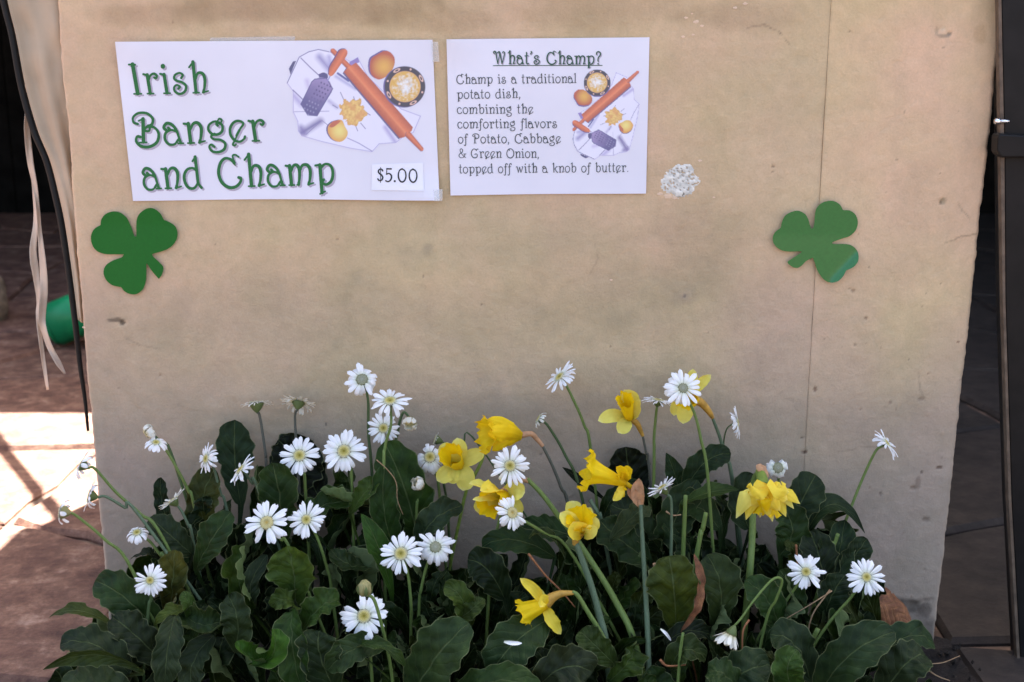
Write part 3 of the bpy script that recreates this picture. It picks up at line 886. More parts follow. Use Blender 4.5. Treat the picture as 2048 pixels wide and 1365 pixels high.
    put(inside(po), C(228, 176, 66) * (1 - r_) + C(186, 84, 40) * r_)
    # bowl
    d = np.hypot(xx - 1425, (yy - 536)) ; d2 = np.hypot(xx - 1412, (yy - 540))
    put(np.clip((238 - d2) / 6, 0, 1), C(100, 90, 150))
    put(np.clip((234 - d) / 6, 0, 1), C(44, 38, 48))
    for ang in range(0, 360, 45):
        a = math.radians(ang + 18); cx = 1425 + 206 * math.cos(a); cy = 536 + 206 * math.sin(a)
        e = np.hypot(((xx - cx) * -math.sin(a) + (yy - cy) * math.cos(a)) / (48 if (ang // 45) % 2 else 13), ((xx - cx) * math.cos(a) + (yy - cy) * math.sin(a)) / (20 if (ang // 45) % 2 else 13))
        put(np.clip((1 - e) * 6, 0, 1) * (e > .45 if (ang // 45) % 2 else 1), C(232, 190, 170))
    put(np.clip((180 - d) / 6, 0, 1), C(226, 170, 110))
    w = np.clip(1 - d / 150 + .9 * nf, 0, 1)[..., None]
    put(np.clip((172 - d) / 6, 0, 1), C(222, 176, 66) * (1 - w) + C(240, 240, 238) * w)
    put(np.clip(1 - np.abs(np.hypot(xx - 1420, yy - 530) - 70 - 25 * nf) / 10, 0, 1) * .5, C(190, 196, 210))
    # grated heap and shreds
    for a, b_ in (((690, 600), (730, 690)), ((840, 650), (856, 705)), ((950, 810), (1030, 860)), ((920, 950), (975, 1015)), ((855, 960), (886, 1040)), ((600, 745), (660, 780))):
        line([a, b_], 4, C(110, 104, 150))
    ang = np.arctan2(yy - 825, xx - 825); rad = np.hypot(xx - 825, yy - 825)
    lim = 152 + 14 * np.sin(ang * 5 + 1) + 12 * np.sin(ang * 11) + 24 * nf
    lim = np.where((ang > 2.2) & (ang < 2.9), lim - 40, lim)
    put(np.clip((lim - rad) / 6, 0, 1), C(214, 160, 70))
    put(np.clip((lim - 14 - rad) / 6, 0, 1) * np.clip(.6 + nf, 0, 1), C(238, 202, 112))
    put(np.clip((lim - 20 - rad) / 6, 0, 1) * np.clip(-nz * 3, 0, .6), C(222, 150, 78))
    # cut potato
    cp = smoothpts([(600, 935), (700, 915), (740, 985), (775, 1060), (745, 1130), (680, 1165), (600, 1135), (550, 1060), (552, 985)])
    put(inside([(a - 16, b_ - 2) for a, b_ in cp]), C(84, 74, 136))
    r_ = np.clip(np.hypot((xx - 680), (yy - 1040)) / 120, 0, 1)[..., None] ** 1.6
    put(inside(cp), C(238, 220, 120) * (1 - r_) + C(226, 160, 60) * r_)
    put(inside(smoothpts([(560, 990), (610, 930), (690, 925), (660, 960), (600, 1000)])), C(196, 98, 50))
    img = img.reshape(H, S, W, S, 3).mean((1, 3)); al = al.reshape(H, S, W, S).mean((1, 3))
    return img, al


PIC, PAL = paint_picture()
PIC = PIC * 0.88 + np.array(lin(226, 224, 236)[:3]) * 0.12


def picture(parent, mapping, step, depthf):
    """print the still life; mapping takes picture cells to photograph pixels"""
    ys = np.arange(0, 240 - 1e-6, step); xs = np.arange(0, 320 - 1e-6, step)
    nr, nc = len(ys), len(xs)
    V = np.empty((nr, nc, 3)); Cc = np.empty((nr, nc, 3)); A = np.zeros((nr, nc), bool)
    for i, y in enumerate(ys):
        for j, x in enumerate(xs):
            u, v = mapping(x, y)
            p = P(u, v, depthf(u, v))
            V[i, j] = p
    yi = np.clip(ys.astype(int), 0, 239); xi = np.clip(xs.astype(int), 0, 319)
    Cc = PIC[np.ix_(yi, xi)]; A = PAL[np.ix_(yi, xi)] > 0.02
    Fs = grid_faces(nr, nc); a = A.reshape(-1)
    Fs = Fs[a[Fs].any(axis=1)]
    me = mesh_np('illustration', V.reshape(-1, 3), Fs[:, ::-1], smooth=False, col=Cc.reshape(-1, 3))
    return new_obj('illustration', me, M['print'], parent)


def sheet(name, corners, depthf, mat, parent=None, n=40, edge=0.0):
    """a sheet of paper: corners in pixels (tl, tr, br, bl), with its own thickness"""
    tl, tr, br, bl = [Vector(c) for c in corners]
    V = []
    m = n
    for lay in (0, 1):
        for i in range(n + 1):
            for j in range(m + 1):
                a = tl.lerp(tr, j / m); b_ = bl.lerp(br, j / m)
                q = a.lerp(b_, i / n)
                if edge:
                    q = q + Vector((0, edge * math.sin(j / m * 5.2) * (1 - 2 * abs(i / n - .5))))
                    if i == n: q = q + Vector((0, edge * math.sin(j / m * 6.0 + 2)))
                V.append(P(q.x, q.y, depthf(q.x, q.y) - 0.00018 * lay))
    g = grid_faces(n + 1, m + 1); k = (n + 1) * (m + 1)
    Fs = [tuple(int(x) for x in f[::-1]) for f in g] + [tuple(int(x) + k for x in f) for f in g]
    rim = [i for i in range(m + 1)] + [i * (m + 1) + m for i in range(1, n + 1)] + [n * (m + 1) + j for j in range(m - 1, -1, -1)] + [i * (m + 1) for i in range(n - 1, 0, -1)]
    for a, b_ in zip(rim, rim[1:] + rim[:1]): Fs.append((a, b_, b_ + k, a + k))
    me = mesh_py(name, V, Fs, False)
    return new_obj(name, me, mat, parent)


def d1(u, v):      # how the big sheet stands off the wall (curling corners, slight buckling)
    a = (u - 230) / 640.0; b_ = (v - 82) / 318.0
    d = 0.0031 + 0.0010 * math.sin(a * 9 + b_ * 2) + 0.0009 * math.sin(b_ * 5 + a * 3)
    d += 0.006 * max(0, 1 - math.hypot(a * 3.2, b_ * 3.2)) ** 2 + 0.007 * max(0, 1 - math.hypot((a - 1) * 4, (b_ - 1) * 4)) ** 2
    return d


def d2(u, v):
    a = (u - 893) / 405.0; b_ = (v - 78) / 312.0
    return 0.0030 + 0.0007 * math.sin(a * 5 + b_ * 2) + 0.0006 * math.sin(b_ * 6) + 0.006 * max(0, 1 - math.hypot(a * 4, b_ * 4)) ** 2


def lay(f, k): return lambda u, v: f(u, v) + k


s1 = sheet('menu_sign', [(230, 84), (865, 80), (879, 400), (266, 401)], d1, M['paper'], None, 60, 1.6)
tag(s1, 'larger white paper sign reading Irish Banger and Champ, priced $5.00, left on the wall', 'sign', 'paper signs taped to the wall')
sh1 = lambda u: 0.113 - 0.069 * (u - 230) / 640.0
for txt, a, b_, cap in (('Irish', (263, 189), (419, 186), 60), ('Banger', (271, 291), (533, 282), 62), ('and Champ', (287, 379), (672, 369), 62)):
    lettering('lettering_shadow', txt, a, b_, cap, M['shade_ink'], s1, lay(d1, 0.00025), 0.98, sh1, (3.4, 3.2))
    lettering('lettering', txt, a, b_, cap, M['green_ink'], s1, lay(d1, 0.00055), 0.95, sh1)
picture(s1, lambda x, y: (560 + x, 80 + y), 1.0, lay(d1, 0.0003))
pl = sheet('price_label', [(744, 329), (846, 326), (848, 382), (743, 381)], lay(d1, 0.0009), M['label_paper'], s1, 8)
lettering('price_lettering', '$5.00', (754, 363), (837, 365), 27, M['black_ink'], pl, lay(d1, 0.0013), 1.2, lambda u: 0.0)
for q in ([(862, 84), (876, 84), (879, 124), (865, 124)], [(867, 380), (885, 379), (885, 402), (869, 403)]):
    sheet('tape', q, lay(d1, 0.0012), M['tape'], s1, 4)
sheet('tape', [(420, 76), (590, 73), (590, 81), (420, 83)], lambda u, v: 0.0016, M['tape'], s1, 4)

s2 = sheet('menu_sign', [(893, 79), (1299, 75), (1292, 387), (901, 391)], d2, M['paper'], None, 50, 0.6)
tag(s2, 'smaller white paper sign headed What\'s Champ? describing a potato dish, right of the larger sign', 'sign', 'paper signs taped to the wall')
sh2 = lambda u: 0.03 - 0.05 * (u - 893) / 400.0
lettering('lettering', "What's Champ?", (987, 128), (1203, 129), 25, M['dark_green_ink'], s2, lay(d2, 0.0005), 0.95, sh2, minw=.7)
lettering('lettering_shadow', "What's Champ?", (987, 128), (1203, 129), 25, M['shade_ink'], s2, lay(d2, 0.00025), 1.15, sh2, (1.6, 1.6), minw=.8)
me = mesh_py('underline', [P(986, 132.5, d2(986, 132) + .0006), P(1205, 132, d2(1205, 132) + .0006), P(1205, 130.5, d2(1205, 132) + .0006), P(986, 131, d2(986, 132) + .0006)], [(0, 1, 2, 3)])
new_obj('underline', me, M['dark_green_ink'], s2)
for txt, a, b_ in (('Champ is a traditional', (913, 168), (1153, 166)), ('potato dish,', (914, 198), (1042, 196)), ('combining the', (914, 228), (1067, 227)),
                   ('comforting flavors', (915, 257), (1115, 256)), ('of Potato, Cabbage', (916, 287), (1122, 286)), ('& Green Onion,', (917, 316), (1079, 316)),
                   ('topped off with a knob of butter.', (918, 347), (1258, 344))):
    lettering('lettering', txt, a, b_, 18.5, M['grey_ink'], s2, lay(d2, 0.0005), 0.86, sh2, minw=.62)


def rotmap(x, y):     # the same print turned a quarter turn and smaller
    cx, cy = (x + 560 - 755), (y + 80 - 200)
    return 1210 + cy * 0.65 + 1, 202 - cx * 0.65 + 0


picture(s2, rotmap, 1.6, lay(d2, 0.0003))

# ------------------------------------------------------------------ shamrocks
def shamrock(pts, mat, label, lift_f, org):
    ol = catmull([Vector((a, b_, 0)) for a, b_ in pts + [pts[0]]], 5)[:-1]
    # sharp notches kept by repeating the notch points in the list
    import bmesh
    from mathutils.geometry import delaunay_2d_cdt
    pv = [Vector((p.x, -p.y)) for p in ol]; nb = len(pv)
    xs = [p.x for p in pv]; ys = [p.y for p in pv]
    gx = min(xs)
    while gx < max(xs):
        gy = min(ys)
        while gy < max(ys):
            pv.append(Vector((gx + .3, gy + .2))); gy += 7
        gx += 7
    vo, eo, fo, *_ = delaunay_2d_cdt(pv, [], [list(range(nb))], 1, 1e-4)
    bm = bmesh.new()
    vs = [bm.verts.new((p.x, p.y, 0)) for p in vo]
    for f in fo:
        try: bm.faces.new([vs[i] for i in f])
        except ValueError: pass
    r = bmesh.ops.extrude_face_region(bm, geom=bm.faces[:])
    top = [g for g in r['geom'] if isinstance(g, bmesh.types.BMVert)]
    for v in top: v.co.z = 1.0
    for v in bm.verts:
        u, w = v.co.x, -v.co.y
        h = lift_f(u, w)
        v.co = P(u, w, h + (0.0007 if v.co.z > 0.5 else 0.0))
    bmesh.ops.recalc_face_normals(bm, faces=bm.faces[:])
    me = bpy.data.meshes.new('shamrock'); bm.to_mesh(me); bm.free()
    for p in me.polygons: p.use_smooth = True
    try: me.set_sharp_from_angle(angle=math.radians(40))
    except Exception: pass
    o = new_obj('shamrock', me, mat)
    tag(o, label, 'decoration', 'green card shamrocks stuck on the wall')
    return o


k = 200 / 1365.0
A1 = [(600, 300), (560, 235), (480, 175), (380, 160), (280, 195), (222, 270), (212, 345), (206, 350), (130, 395), (85, 480), (90, 590), (150, 690), (260, 738), (400, 745), (520, 745), (524, 752),
      (500, 785), (380, 830), (290, 890), (252, 980), (280, 1080), (360, 1160), (470, 1190), (492, 1192), (540, 1250), (620, 1288), (710, 1285), (790, 1220), (830, 1110), (838, 1000), (838, 885), (850, 880),
      (920, 980), (1005, 1078), (1012, 1076), (1050, 1020), (1070, 930), (1030, 870), (930, 775), (922, 745), (935, 735), (1060, 700), (1170, 645), (1245, 550), (1262, 440), (1220, 350), (1120, 290), (1085, 280), (1075, 270), (1030, 190),
      (950, 125), (860, 115), (770, 165), (715, 240), (700, 340), (702, 490), (690, 502), (668, 480), (640, 390)]
shamrock([(170 + a * k, 400 + b_ * k) for a, b_ in A1], M['green_card'], 'bright green card shamrock below the larger sign, stem pointing down right',
         lambda u, v: 0.0035 + 0.003 * max(0, (450 - v) / 50) + 0.0008 * math.sin(u * .05), None)
A2 = [(590, 400), (550, 335), (470, 290), (380, 295), (280, 350), (235, 430), (215, 510), (205, 525), (130, 590), (105, 670), (130, 750), (210, 820), (330, 845), (470, 840), (500, 845), (490, 860), (400, 920),
      (315, 975), (312, 1000), (360, 1045), (430, 1068), (490, 1045), (560, 975), (630, 938), (655, 935), (680, 1000), (710, 1090), (770, 1190), (850, 1255), (930, 1268), (1010, 1240), (1075, 1170), (1100, 1115), (1115, 1100), (1200, 1060),
      (1265, 990), (1278, 900), (1250, 820), (1180, 760), (1080, 740), (940, 740), (920, 728), (935, 710), (1060, 665), (1160, 630), (1240, 550), (1268, 440), (1235, 340), (1160, 285), (1080, 278), (1062, 270), (1020, 200), (940, 155), (850, 155),
      (760, 190), (700, 260), (682, 340), (672, 460), (655, 520), (630, 525), (610, 470)]


def lift2(u, v):
    # the lower right lobe is bent forward and shines
    q = ((u - 1693) * 0.72 + (v - 545) * 0.70 + 14) / 30.0
    bend = 0.022 * max(0, q) ** 1.6 if v > 500 else 0
    return 0.0055 + bend - 0.0018 * max(0, (u - 1640) / 60) + 0.003 * max(0, (470 - v) / 60)


shamrock([(1530 + a * k, 380 + b_ * k) for a, b_ in A2], M['pale_green_card'], 'green card shamrock right of the signs with a shiny bent lower lobe', lift2, None)
# ------------------------------------------------------------------ canvas drape beside the wall, its black edge, and the hanging ribbon
drape = empty('canvas_drape', P(90, 200, -0.03)); tag(drape, 'creased beige canvas drape hanging against the upper left edge of the wall', 'drape')
outer = [(-40, -330), (-10, -140), (15, 0), (32, 70), (50, 170), (75, 260), (100, 322), (118, 392), (131, 455), (146, 560), (156, 640)]
oc = catmull([Vector((a, b_, 0)) for a, b_ in outer], 8)
V = []; nc = 26
for i, p in enumerate(oc):
    for j in range(nc):
        s = j / (nc - 1)
        u = p.x + (190 - p.x) * s
        fold = 0.006 * math.sin(s * 9.0 + p.y * 0.006) + 0.003 * math.sin(s * 21 - p.y * 0.011) + 0.004 * float(vnoise(np.array(s * 6.0), np.array(p.y * 0.018), 8))
        V.append(P(u, p.y + 6 * math.sin(s * 5), -0.034 - fold * (0.4 + 0.6 * min(1, s * 4 + .2))))
me = mesh_py('canvas', V, [tuple(int(x) for x in f[::-1]) for f in grid_faces(len(oc), nc)], True)
cv = new_obj('canvas', me, M['canvas'], drape)
sol = cv.modifiers.new('thickness', 'SOLIDIFY'); sol.thickness = 0.0012; sol.offset = -1
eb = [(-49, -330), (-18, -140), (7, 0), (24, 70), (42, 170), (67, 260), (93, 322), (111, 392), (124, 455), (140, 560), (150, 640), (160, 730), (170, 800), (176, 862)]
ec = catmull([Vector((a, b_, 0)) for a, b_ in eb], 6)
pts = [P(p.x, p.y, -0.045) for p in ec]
tube('black_edge_tube', pts, [0.0052 if i < len(pts) * .72 else 0.0052 * (1.0 - 0.6 * (i / len(pts) - .72) / .28) for i in range(len(pts))], M['black_edge'], drape, 8)  # black tube along the drape edge, running on down beside the wall


def ribbon(name, px, widths, Y, twist, parent):
    c = catmull([Vector((a, b_, 0)) for a, b_ in px], 7); n = len(c); V = []
    for i, p in enumerate(c):
        f = i / (n - 1) * (len(widths) - 1); k0 = int(min(f, len(widths) - 2)); w = widths[k0] + (widths[k0 + 1] - widths[k0]) * (f - k0)
        t = (c[min(i + 1, n - 1)] - c[max(i - 1, 0)]).normalized(); nn = Vector((-t.y, t.x, 0))
        ph = twist * i / n * math.pi
        for s in (-1, -.5, 0, .5, 1):
            q = p + nn * (w / 2 * s)
            V.append(P(q.x, q.y, Y + 0.005 * math.sin(ph + i * .15) * s + 0.0022 * (s * s)))
    me = mesh_py(name, V, [tuple(int(x) for x in f[::-1]) for f in grid_faces(n, 5)], True)
    o = new_obj(name, me, M['ribbon'], parent)
    m = o.modifiers.new('thickness', 'SOLIDIFY'); m.thickness = 0.0006
    return o


rib = empty('ribbon_tie', P(54, 215, -0.09)); tag(rib, 'pale cloth ribbon tie with two loose ends dangling left of the wall', 'ribbon')
ribbon('ribbon_end', [(52, 212), (54, 260), (60, 320), (70, 370), (76, 420), (80, 470), (86, 530), (88, 580), (84, 635), (88, 660), (100, 695), (116, 725), (130, 748)],
       [3, 12, 13, 10, 8, 8, 12, 15, 16, 14, 11, 12, 12, 4], -0.09, 3, rib)
ribbon('ribbon_end', [(54, 230), (60, 300), (68, 370), (72, 440), (66, 500), (72, 550), (78, 600), (76, 630), (80, 670), (88, 730), (96, 780)],
       [2, 9, 9, 8, 13, 16, 12, 8, 9, 9, 8, 5], -0.096, 2.2, rib)
# the tie runs on up to the canvas
tube('tie_cord', catmull([P(52, 216, -0.09), P(50, 120, -0.07), P(40, 0, -0.05), P(20, -200, -0.04)], 5), 0.0012, M['ribbon'], rib, 6)

# green tube leaning against the back of the wall, seen past its left edge
g0 = GP(112, 690); g0.z += 0.065
g1 = g0 + Vector((0.50, 0.10, 0.20))
gt = empty('green_tube', g0)
tag(gt, 'blurred green plastic tube lying on the paving behind the left wall edge', 'tube')
tube('tube_body', [g0.lerp(g1, i / 6) for i in range(7)], 0.070, M['green_plastic'], gt, 24)
dr = (g1 - g0).normalized()
tube('end_cap', [g0 - dr * 0.022, g0 - dr * 0.016, g0 - dr * 0.002], [0.046, 0.060, 0.066], M['green_plastic'], gt, 24)

# rough stone with a small plant at the left edge
def lump(name, c, r, mat, parent, seed, sq=(1, 1, 1), n=14):
    V = []
    for i in range(n + 1):
        for j in range(n * 2):
            th = math.pi * i / n; ph = math.pi * j / n
            d = Vector((math.sin(th) * math.cos(ph), math.sin(th) * math.sin(ph), math.cos(th)))
            k = 1 + 0.28 * float(fbm(np.array(d.x * 1.7 + seed), np.array(d.y * 1.7 + d.z * 1.3), seed, 4))
            V.append(c + Vector((d.x * sq[0], d.y * sq[1], d.z * sq[2])) * r * k)
    return new_obj(name, mesh_py(name, V, [tuple(int(x) for x in f) for f in grid_faces(n + 1, n * 2, True)], True), mat, parent)


rk = GP(-42, 640)
rock = lump('rock', rk + Vector((0, 0, 0.07)), 0.10, M['rock'], None, 5, (1, 1, 1.15))
tag(rock, 'rough brown stone cut off by the left edge of the photo', 'rock')

# dark leaning steel frame along the right edge, with its clamp and bolt
def prism_px(name, px, Y0, Y1, mat, parent, bev=0.001):
    V = [P(u, v, Y0) for u, v in px]
    off = Vector((0, (Y0 - Y1), 0)); n = len(px)
    V += [p + off for p in V]
    fs = [tuple(range(n)), tuple(range(2 * n - 1, n - 1, -1))] + [(i + n, (i + 1) % n + n, (i + 1) % n, i)[::-1] for i in range(n)]
    me = mesh_py(name, V, fs)
    import bmesh
    bm = bmesh.new(); bm.from_mesh(me); bmesh.ops.recalc_face_normals(bm, faces=bm.faces[:]); bm.to_mesh(me); bm.free()
    o = new_obj(name, me, mat, parent)
    m = o.modifiers.new('bevel', 'BEVEL'); m.width = bev; m.segments = 2; m.limit_method = 'ANGLE'
    return o


frame = empty('steel_frame', P(2040, 1365, 0.05) ); frame.location.z = GZ
tag(frame, 'dark steel frame leaning at the right edge of the photo beside the wall', 'frame')
prism_px('panel', [(2002, -400), (2004, 0), (2010, 300), (2012, 600), (2024, 1000), (2044, 1370), (2060, 1640), (2300, 1640), (2300, -400)], 0.020, -0.02, M['dark_steel'], frame)
prism_px('edge_strip', [(1995.5, -400), (1996.5, 0), (2001, 300), (2005.5, 600), (2017, 1000), (2037, 1370), (2052, 1640), (2059, 1640), (2043, 1370), (2023, 1000), (2011, 600), (2009, 300), (2003, 0), (2001, -400)], 0.024, 0.012, M['worn_edge'], frame, .0004)
prism_px('clamp', [(1996, 274), (2001, 268), (2060, 272), (2300, 272), (2300, 314), (2006, 316), (1999, 312), (1995, 303)], 0.036, 0.010, M['dark_steel'], frame, .003)
bp = P(1995, 243, 0.03)
tube('bolt', [bp + Vector((-.0042, 0, 0)), bp + Vector((-.002, 0, 0)), bp + Vector((.003, 0, 0))], [0.0035, 0.0048, 0.0048], M['bolt_metal'], frame, 6)
tube('bolt', [bp + Vector((.003, 0, 0)), bp + Vector((.016, 0, 0))], 0.0025, M['bolt_metal'], frame, 8)

# ------------------------------------------------------------------ foliage
NPL = [(150, 0.20, 'low dark leafy plant spilling over the paving at the far left'),
       (330, 0.12, 'leafy plant with one yellowing leaf near the left end of the wall'),
       (470, 0.10, 'leafy plant with a tall upright oval leaf against the wall at left'),
       (620, 0.19, 'leafy plant with pale folded leaves under the pair of big daisies at left'),
       (790, 0.11, 'leafy plant with broad curling leaves right of the left daisy cluster'),
       (870, 0.24, 'leafy plant with a large veined leaf at the bottom, left of centre'),
       (1060, 0.20, 'leafy plant with a leaf holding a fallen white petal at the bottom centre'),
       (1270, 0.09, 'very dark leafy plant behind the golden trumpet daffodil'),
       (1400, 0.18, 'leafy plant with a browned curling leaf edge right of centre'),
       (1450, 0.07, 'leafy plant against the wall behind the cut green stalks'),
       (1590, 0.12, 'leafy plant with rounded leaves behind the double daffodil'),
       (1700, 0.22, 'leafy plant with long grey-green leaves at the lower right corner')]
plants = []
for (u, Y, lab) in NPL:
    g = P(u, 1230, Y); g.z = GZ + 0.012
    e = empty('gerbera_plant', g); tag(e, lab, 'plant', 'leafy plants in the flower bed')
    plants.append(e)

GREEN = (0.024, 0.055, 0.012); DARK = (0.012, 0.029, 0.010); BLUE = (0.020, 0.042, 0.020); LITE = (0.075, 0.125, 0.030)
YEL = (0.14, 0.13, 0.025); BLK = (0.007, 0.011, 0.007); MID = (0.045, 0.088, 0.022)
leafcount = [0]


def blade(name, cl, wmax, nhint, mat, parent, prof='leaf', cup=0.15, ripple=0.06, twist=0.0, seed=0, stem_rows=0, rows=20, cols=9, color=None, curl=0.0, serr=0.0, roll=0.0):
    """a leaf or petal along the centre line cl (list of points, base to tip); stem_rows of them are the narrow stalk"""
    r = random.Random(seed)
    n = len(cl); V = []; UVs = []
    nb = n - stem_rows
    ph1, ph2 = r.uniform(0, 6.28), r.uniform(0, 6.28); fr = r.uniform(2.2, 3.6)
    N0 = Vector(nhint).normalized()
    for i, p in enumerate(cl):
        T = (cl[min(i + 1, n - 1)] - cl[max(i - 1, 0)]).normalized()
        S = T.cross(N0)
        if S.length < 1e-3: S = Vector((1, 0, 0))
        S.normalize(); N = S.cross(T).normalized()
        if i < stem_rows:
            t = 0; w = 0.0022 + 0.0012 * (i / max(1, stem_rows)); tc = 0.0; fade = 0
        else:
            t = (i - stem_rows) / max(1, nb - 1); tc = t
            if prof == 'leaf': w = wmax * (0.10 + 0.90 * max(0, math.sin(math.pi * min(1, t ** 0.85) * 0.98 + 0.02)) ** 0.75) if t < .55 else wmax * (max(0.0, 1 - ((t - .55) / .45) ** 2.6)) ** .55
            elif prof == 'round': w = wmax * (0.16 + 0.84 * t ** 0.7 * 1.35) if t < .5 else wmax * (max(0.0, 1 - ((t - .5) / .5) ** 2.6)) ** .5
            elif prof == 'point': w = wmax * (0.25 + 0.75 * math.sin(math.pi * min(1, t / 1.0) * .5) * 1.1) if t < .45 else wmax * (1 - ((t - .45) / .55) ** 1.5) ** .9
            elif prof == 'petal': w = wmax * (0.42 + 0.58 * math.sin(math.pi * .5 * min(1, t / .5))) if t < .5 else wmax * max(0.0, 1 - ((t - .5) / .5) ** 2.3) ** .7
            w = min(w, wmax); fade = min(1, t * 3)
            w = max(w, 0.0006)
        an = twist * t + roll
        S2 = S * math.cos(an) + N * math.sin(an); N2 = N * math.cos(an) - S * math.sin(an)
        for j in range(cols):
            s = j / (cols - 1) * 2 - 1
            ws = w * (1 + serr * fade * math.sin(t * 60 + ph1 + s) * abs(s))
            off = cup * w * s * s + fade * ripple * w * abs(s) ** 1.5 * (math.sin(t * fr * 6.28 + (ph1 if s > 0 else ph2)) + .5 * math.sin(t * fr * 13 + ph2))
            off += fade * 0.035 * w * (math.sin(t * 19 + s * 5 + ph1) + math.sin(t * 31 - s * 8 + ph2)) * (1 - abs(s) * .4) if prof in ('leaf', 'round') else 0
            x = s * ws / 2 * (1 + ((0.06 * math.sin(t * 9 + ph1 + s) + 0.045 * math.sin(t * 21 + ph2 * s) + (0.07 * math.sin(t * 37 + ph1 * s) * abs(s))) * fade if prof in ('leaf', 'round') else 0))
            if curl and fade:      # edges rolled over
                ed = max(0, abs(s) - .45)
                off += curl * w * ed * ed * 2.2; x -= math.copysign(curl * w * ed * ed * .9, s)
            V.append(p + S2 * x + N2 * off)
            UVs.append((t, s))
    me = mesh_np(name, [tuple(v) for v in V], grid_faces(n, cols), uv=UVs)
    o = new_obj(name, me, mat, parent)
    if color is not None: o.color = (color[0] * .70, color[1] * .70, color[2] * .42, 1)
    return o


def tcam(k_up=0.3, x=0.0):
    return Vector((x, -1, k_up)).normalized()


def leaf(pl, b0, mid, tip, wpx, col=GREEN, n=(0, -1, .45), cup=.12, ripple=.10, twist=0, prof='leaf', curl=0, mat='leaf', serr=0.0, roll=0.0):
    """b0, mid, tip = (u, v, Y); the stalk goes on to the plant's crown on the soil"""
    leafcount[0] += 1
    e = plants[pl]
    B, Mi, T = P(*b0), P(*mid), P(*tip)
    for q in (B, Mi, T): q.z = max(q.z, GZ + 0.02)
    w = wpx * PX(Mi)
    root = Vector(e.location)
    root = root + Vector((random.uniform(-.012, .012), random.uniform(-.012, .012), -0.01))
    st = [root.lerp(B, t) + Vector((0, 0, 0.10 * (B - root).length * math.sin(math.pi * t))) for t in (0, .25, .5, .75)]
    ctrl = Mi * 2 - (B + T) * .5
    cl = st + [(B * (1 - t) ** 2 + ctrl * 2 * t * (1 - t) + T * t * t) for t in [i / 33 for i in range(34)]]
    N = Vector(n)
    return blade('leaf', cl, w, N, M[mat], e, prof, cup, ripple, twist, leafcount[0], 4, color=col, curl=curl, serr=serr, roll=roll)


UPN = (0, -.35, 1)
L = leaf
# --- leaves one can pick out in the photograph: (plant, base, middle, tip, width px, ...)
L(2, (482, 1010, .05), (470, 925, .04), (470, 840, .03), 76, (0.022, 0.045, 0.030), (0.15, -1, .25), .05, .02, prof='round')
L(2, (566, 1085, .10), (560, 1000, .12), (545, 926, .12), 84, (0.028, 0.060, 0.022), (-.1, -1, .5), .1, .03, prof='round')
L(2, (560, 1000, .03), (590, 930, .02), (620, 878, .02), 110, BLK, (0, -1, .3), .05, .04)
L(3, (640, 1000, .03), (600, 930, .02), (556, 880, .02), 90, BLK, (0, -1, .3), .05, .04)
L(4, (835, 1090, .09), (812, 985, .10), (768, 884, .08), 98, (0.024, 0.060, 0.015), (.1, -1, .35), .10, .05)
L(4, (790, 1100, .12), (768, 1020, .13), (770, 930, .12), 58, (0.018, 0.05, 0.014), (.3, -1, .3), .1, .03)
L(4, (745, 1010, .10), (690, 1002, .12), (640, 980, .12), 36, MID, (0, .2, 1), .3, .1, curl=.5)
L(4, (700, 1030, .12), (730, 985, .13), (752, 962, .12), 40, MID, (.2, -.6, 1), .25, .05)
L(4, (840, 1090, .13), (868, 1040, .14), (925, 1012, .12), 56, (0.022, 0.042, 0.030), (0, -.8, .8), .2, .1, serr=.03)
L(4, (782, 1180, .18), (755, 1090, .19), (722, 1028, .18), 48, (0.03, 0.085, 0.018), (.3, -1, .3), .1, .03, prof='point')
L(4, (745, 1130, .15), (700, 1130, .18), (662, 1100, .17), 44, DARK, (0, -.5, 1), .2, .06)
L(4, (600, 1030, .12), (650, 1010, .12), (720, 1000, .10), 50, GREEN, (0, -.6, 1), .2, .1)
L(3, (590, 1210, .19), (588, 1150, .20), (575, 1092, .20), 96, (0.085, 0.140, 0.036), (-.1, -1, .25), .25, .04, prof='round')
L(3, (600, 1230, .19), (575, 1200, .22), (540, 1212, .22), 40, (0.075, 0.12, 0.035), (0, -.5, 1), .2, .2, twist=.8)
L(3, (500, 1220, .20), (478, 1160, .22), (490, 1092, .21), 50, MID, (.8, -1, .1), .3, .25, twist=1.4, curl=.6)
L(3, (520, 1240, .19), (500, 1180, .20), (535, 1110, .18), 40, (0.022, 0.04, 0.026), (-.4, -1, .2), .1, .1)
L(2, (392, 1140, .15), (420, 1085, .17), (462, 1024, .16), 66, (0.026, 0.058, 0.022), (-.2, -1, .4), .08, .03, prof='round')
L(1, (410, 1060, .08), (405, 1000, .08), (430, 938, .07), 70, (0.055, 0.065, 0.018), (-.2, -1, .3), .1, .05)
L(1, (340, 1240, .16), (345, 1170, .17), (350, 1100, .16), 72, (0.085, 0.085, 0.018), (-.2, -1, .3), .12, .05, prof='round')
L(1, (350, 1080, .07), (325, 1010, .06), (322, 955, .05), 30, DARK, (0, -1, .3))
L(1, (385, 1110, .13), (340, 1070, .14), (300, 1035, .12), 56, (0.02, 0.036, 0.024), (0, -.8, .8), .1, .08, serr=.03)
L(1, (330, 1130, .13), (296, 1108, .14), (260, 1120, .13), 26, (0.014, 0.022, 0.014), (0, -.3, 1), .2, .15, prof='point', serr=.08)
L(0, (320, 1270, .20), (255, 1200, .22), (190, 1162, .20), 78, (0.028, 0.060, 0.025), (-.1, -1, .7), .1, .05)
L(0, (230, 1255, .24), (160, 1222, .26), (98, 1236, .25), 34, (0.045, 0.065, 0.022), (0, -.5, 1), .2, .12, prof='point')
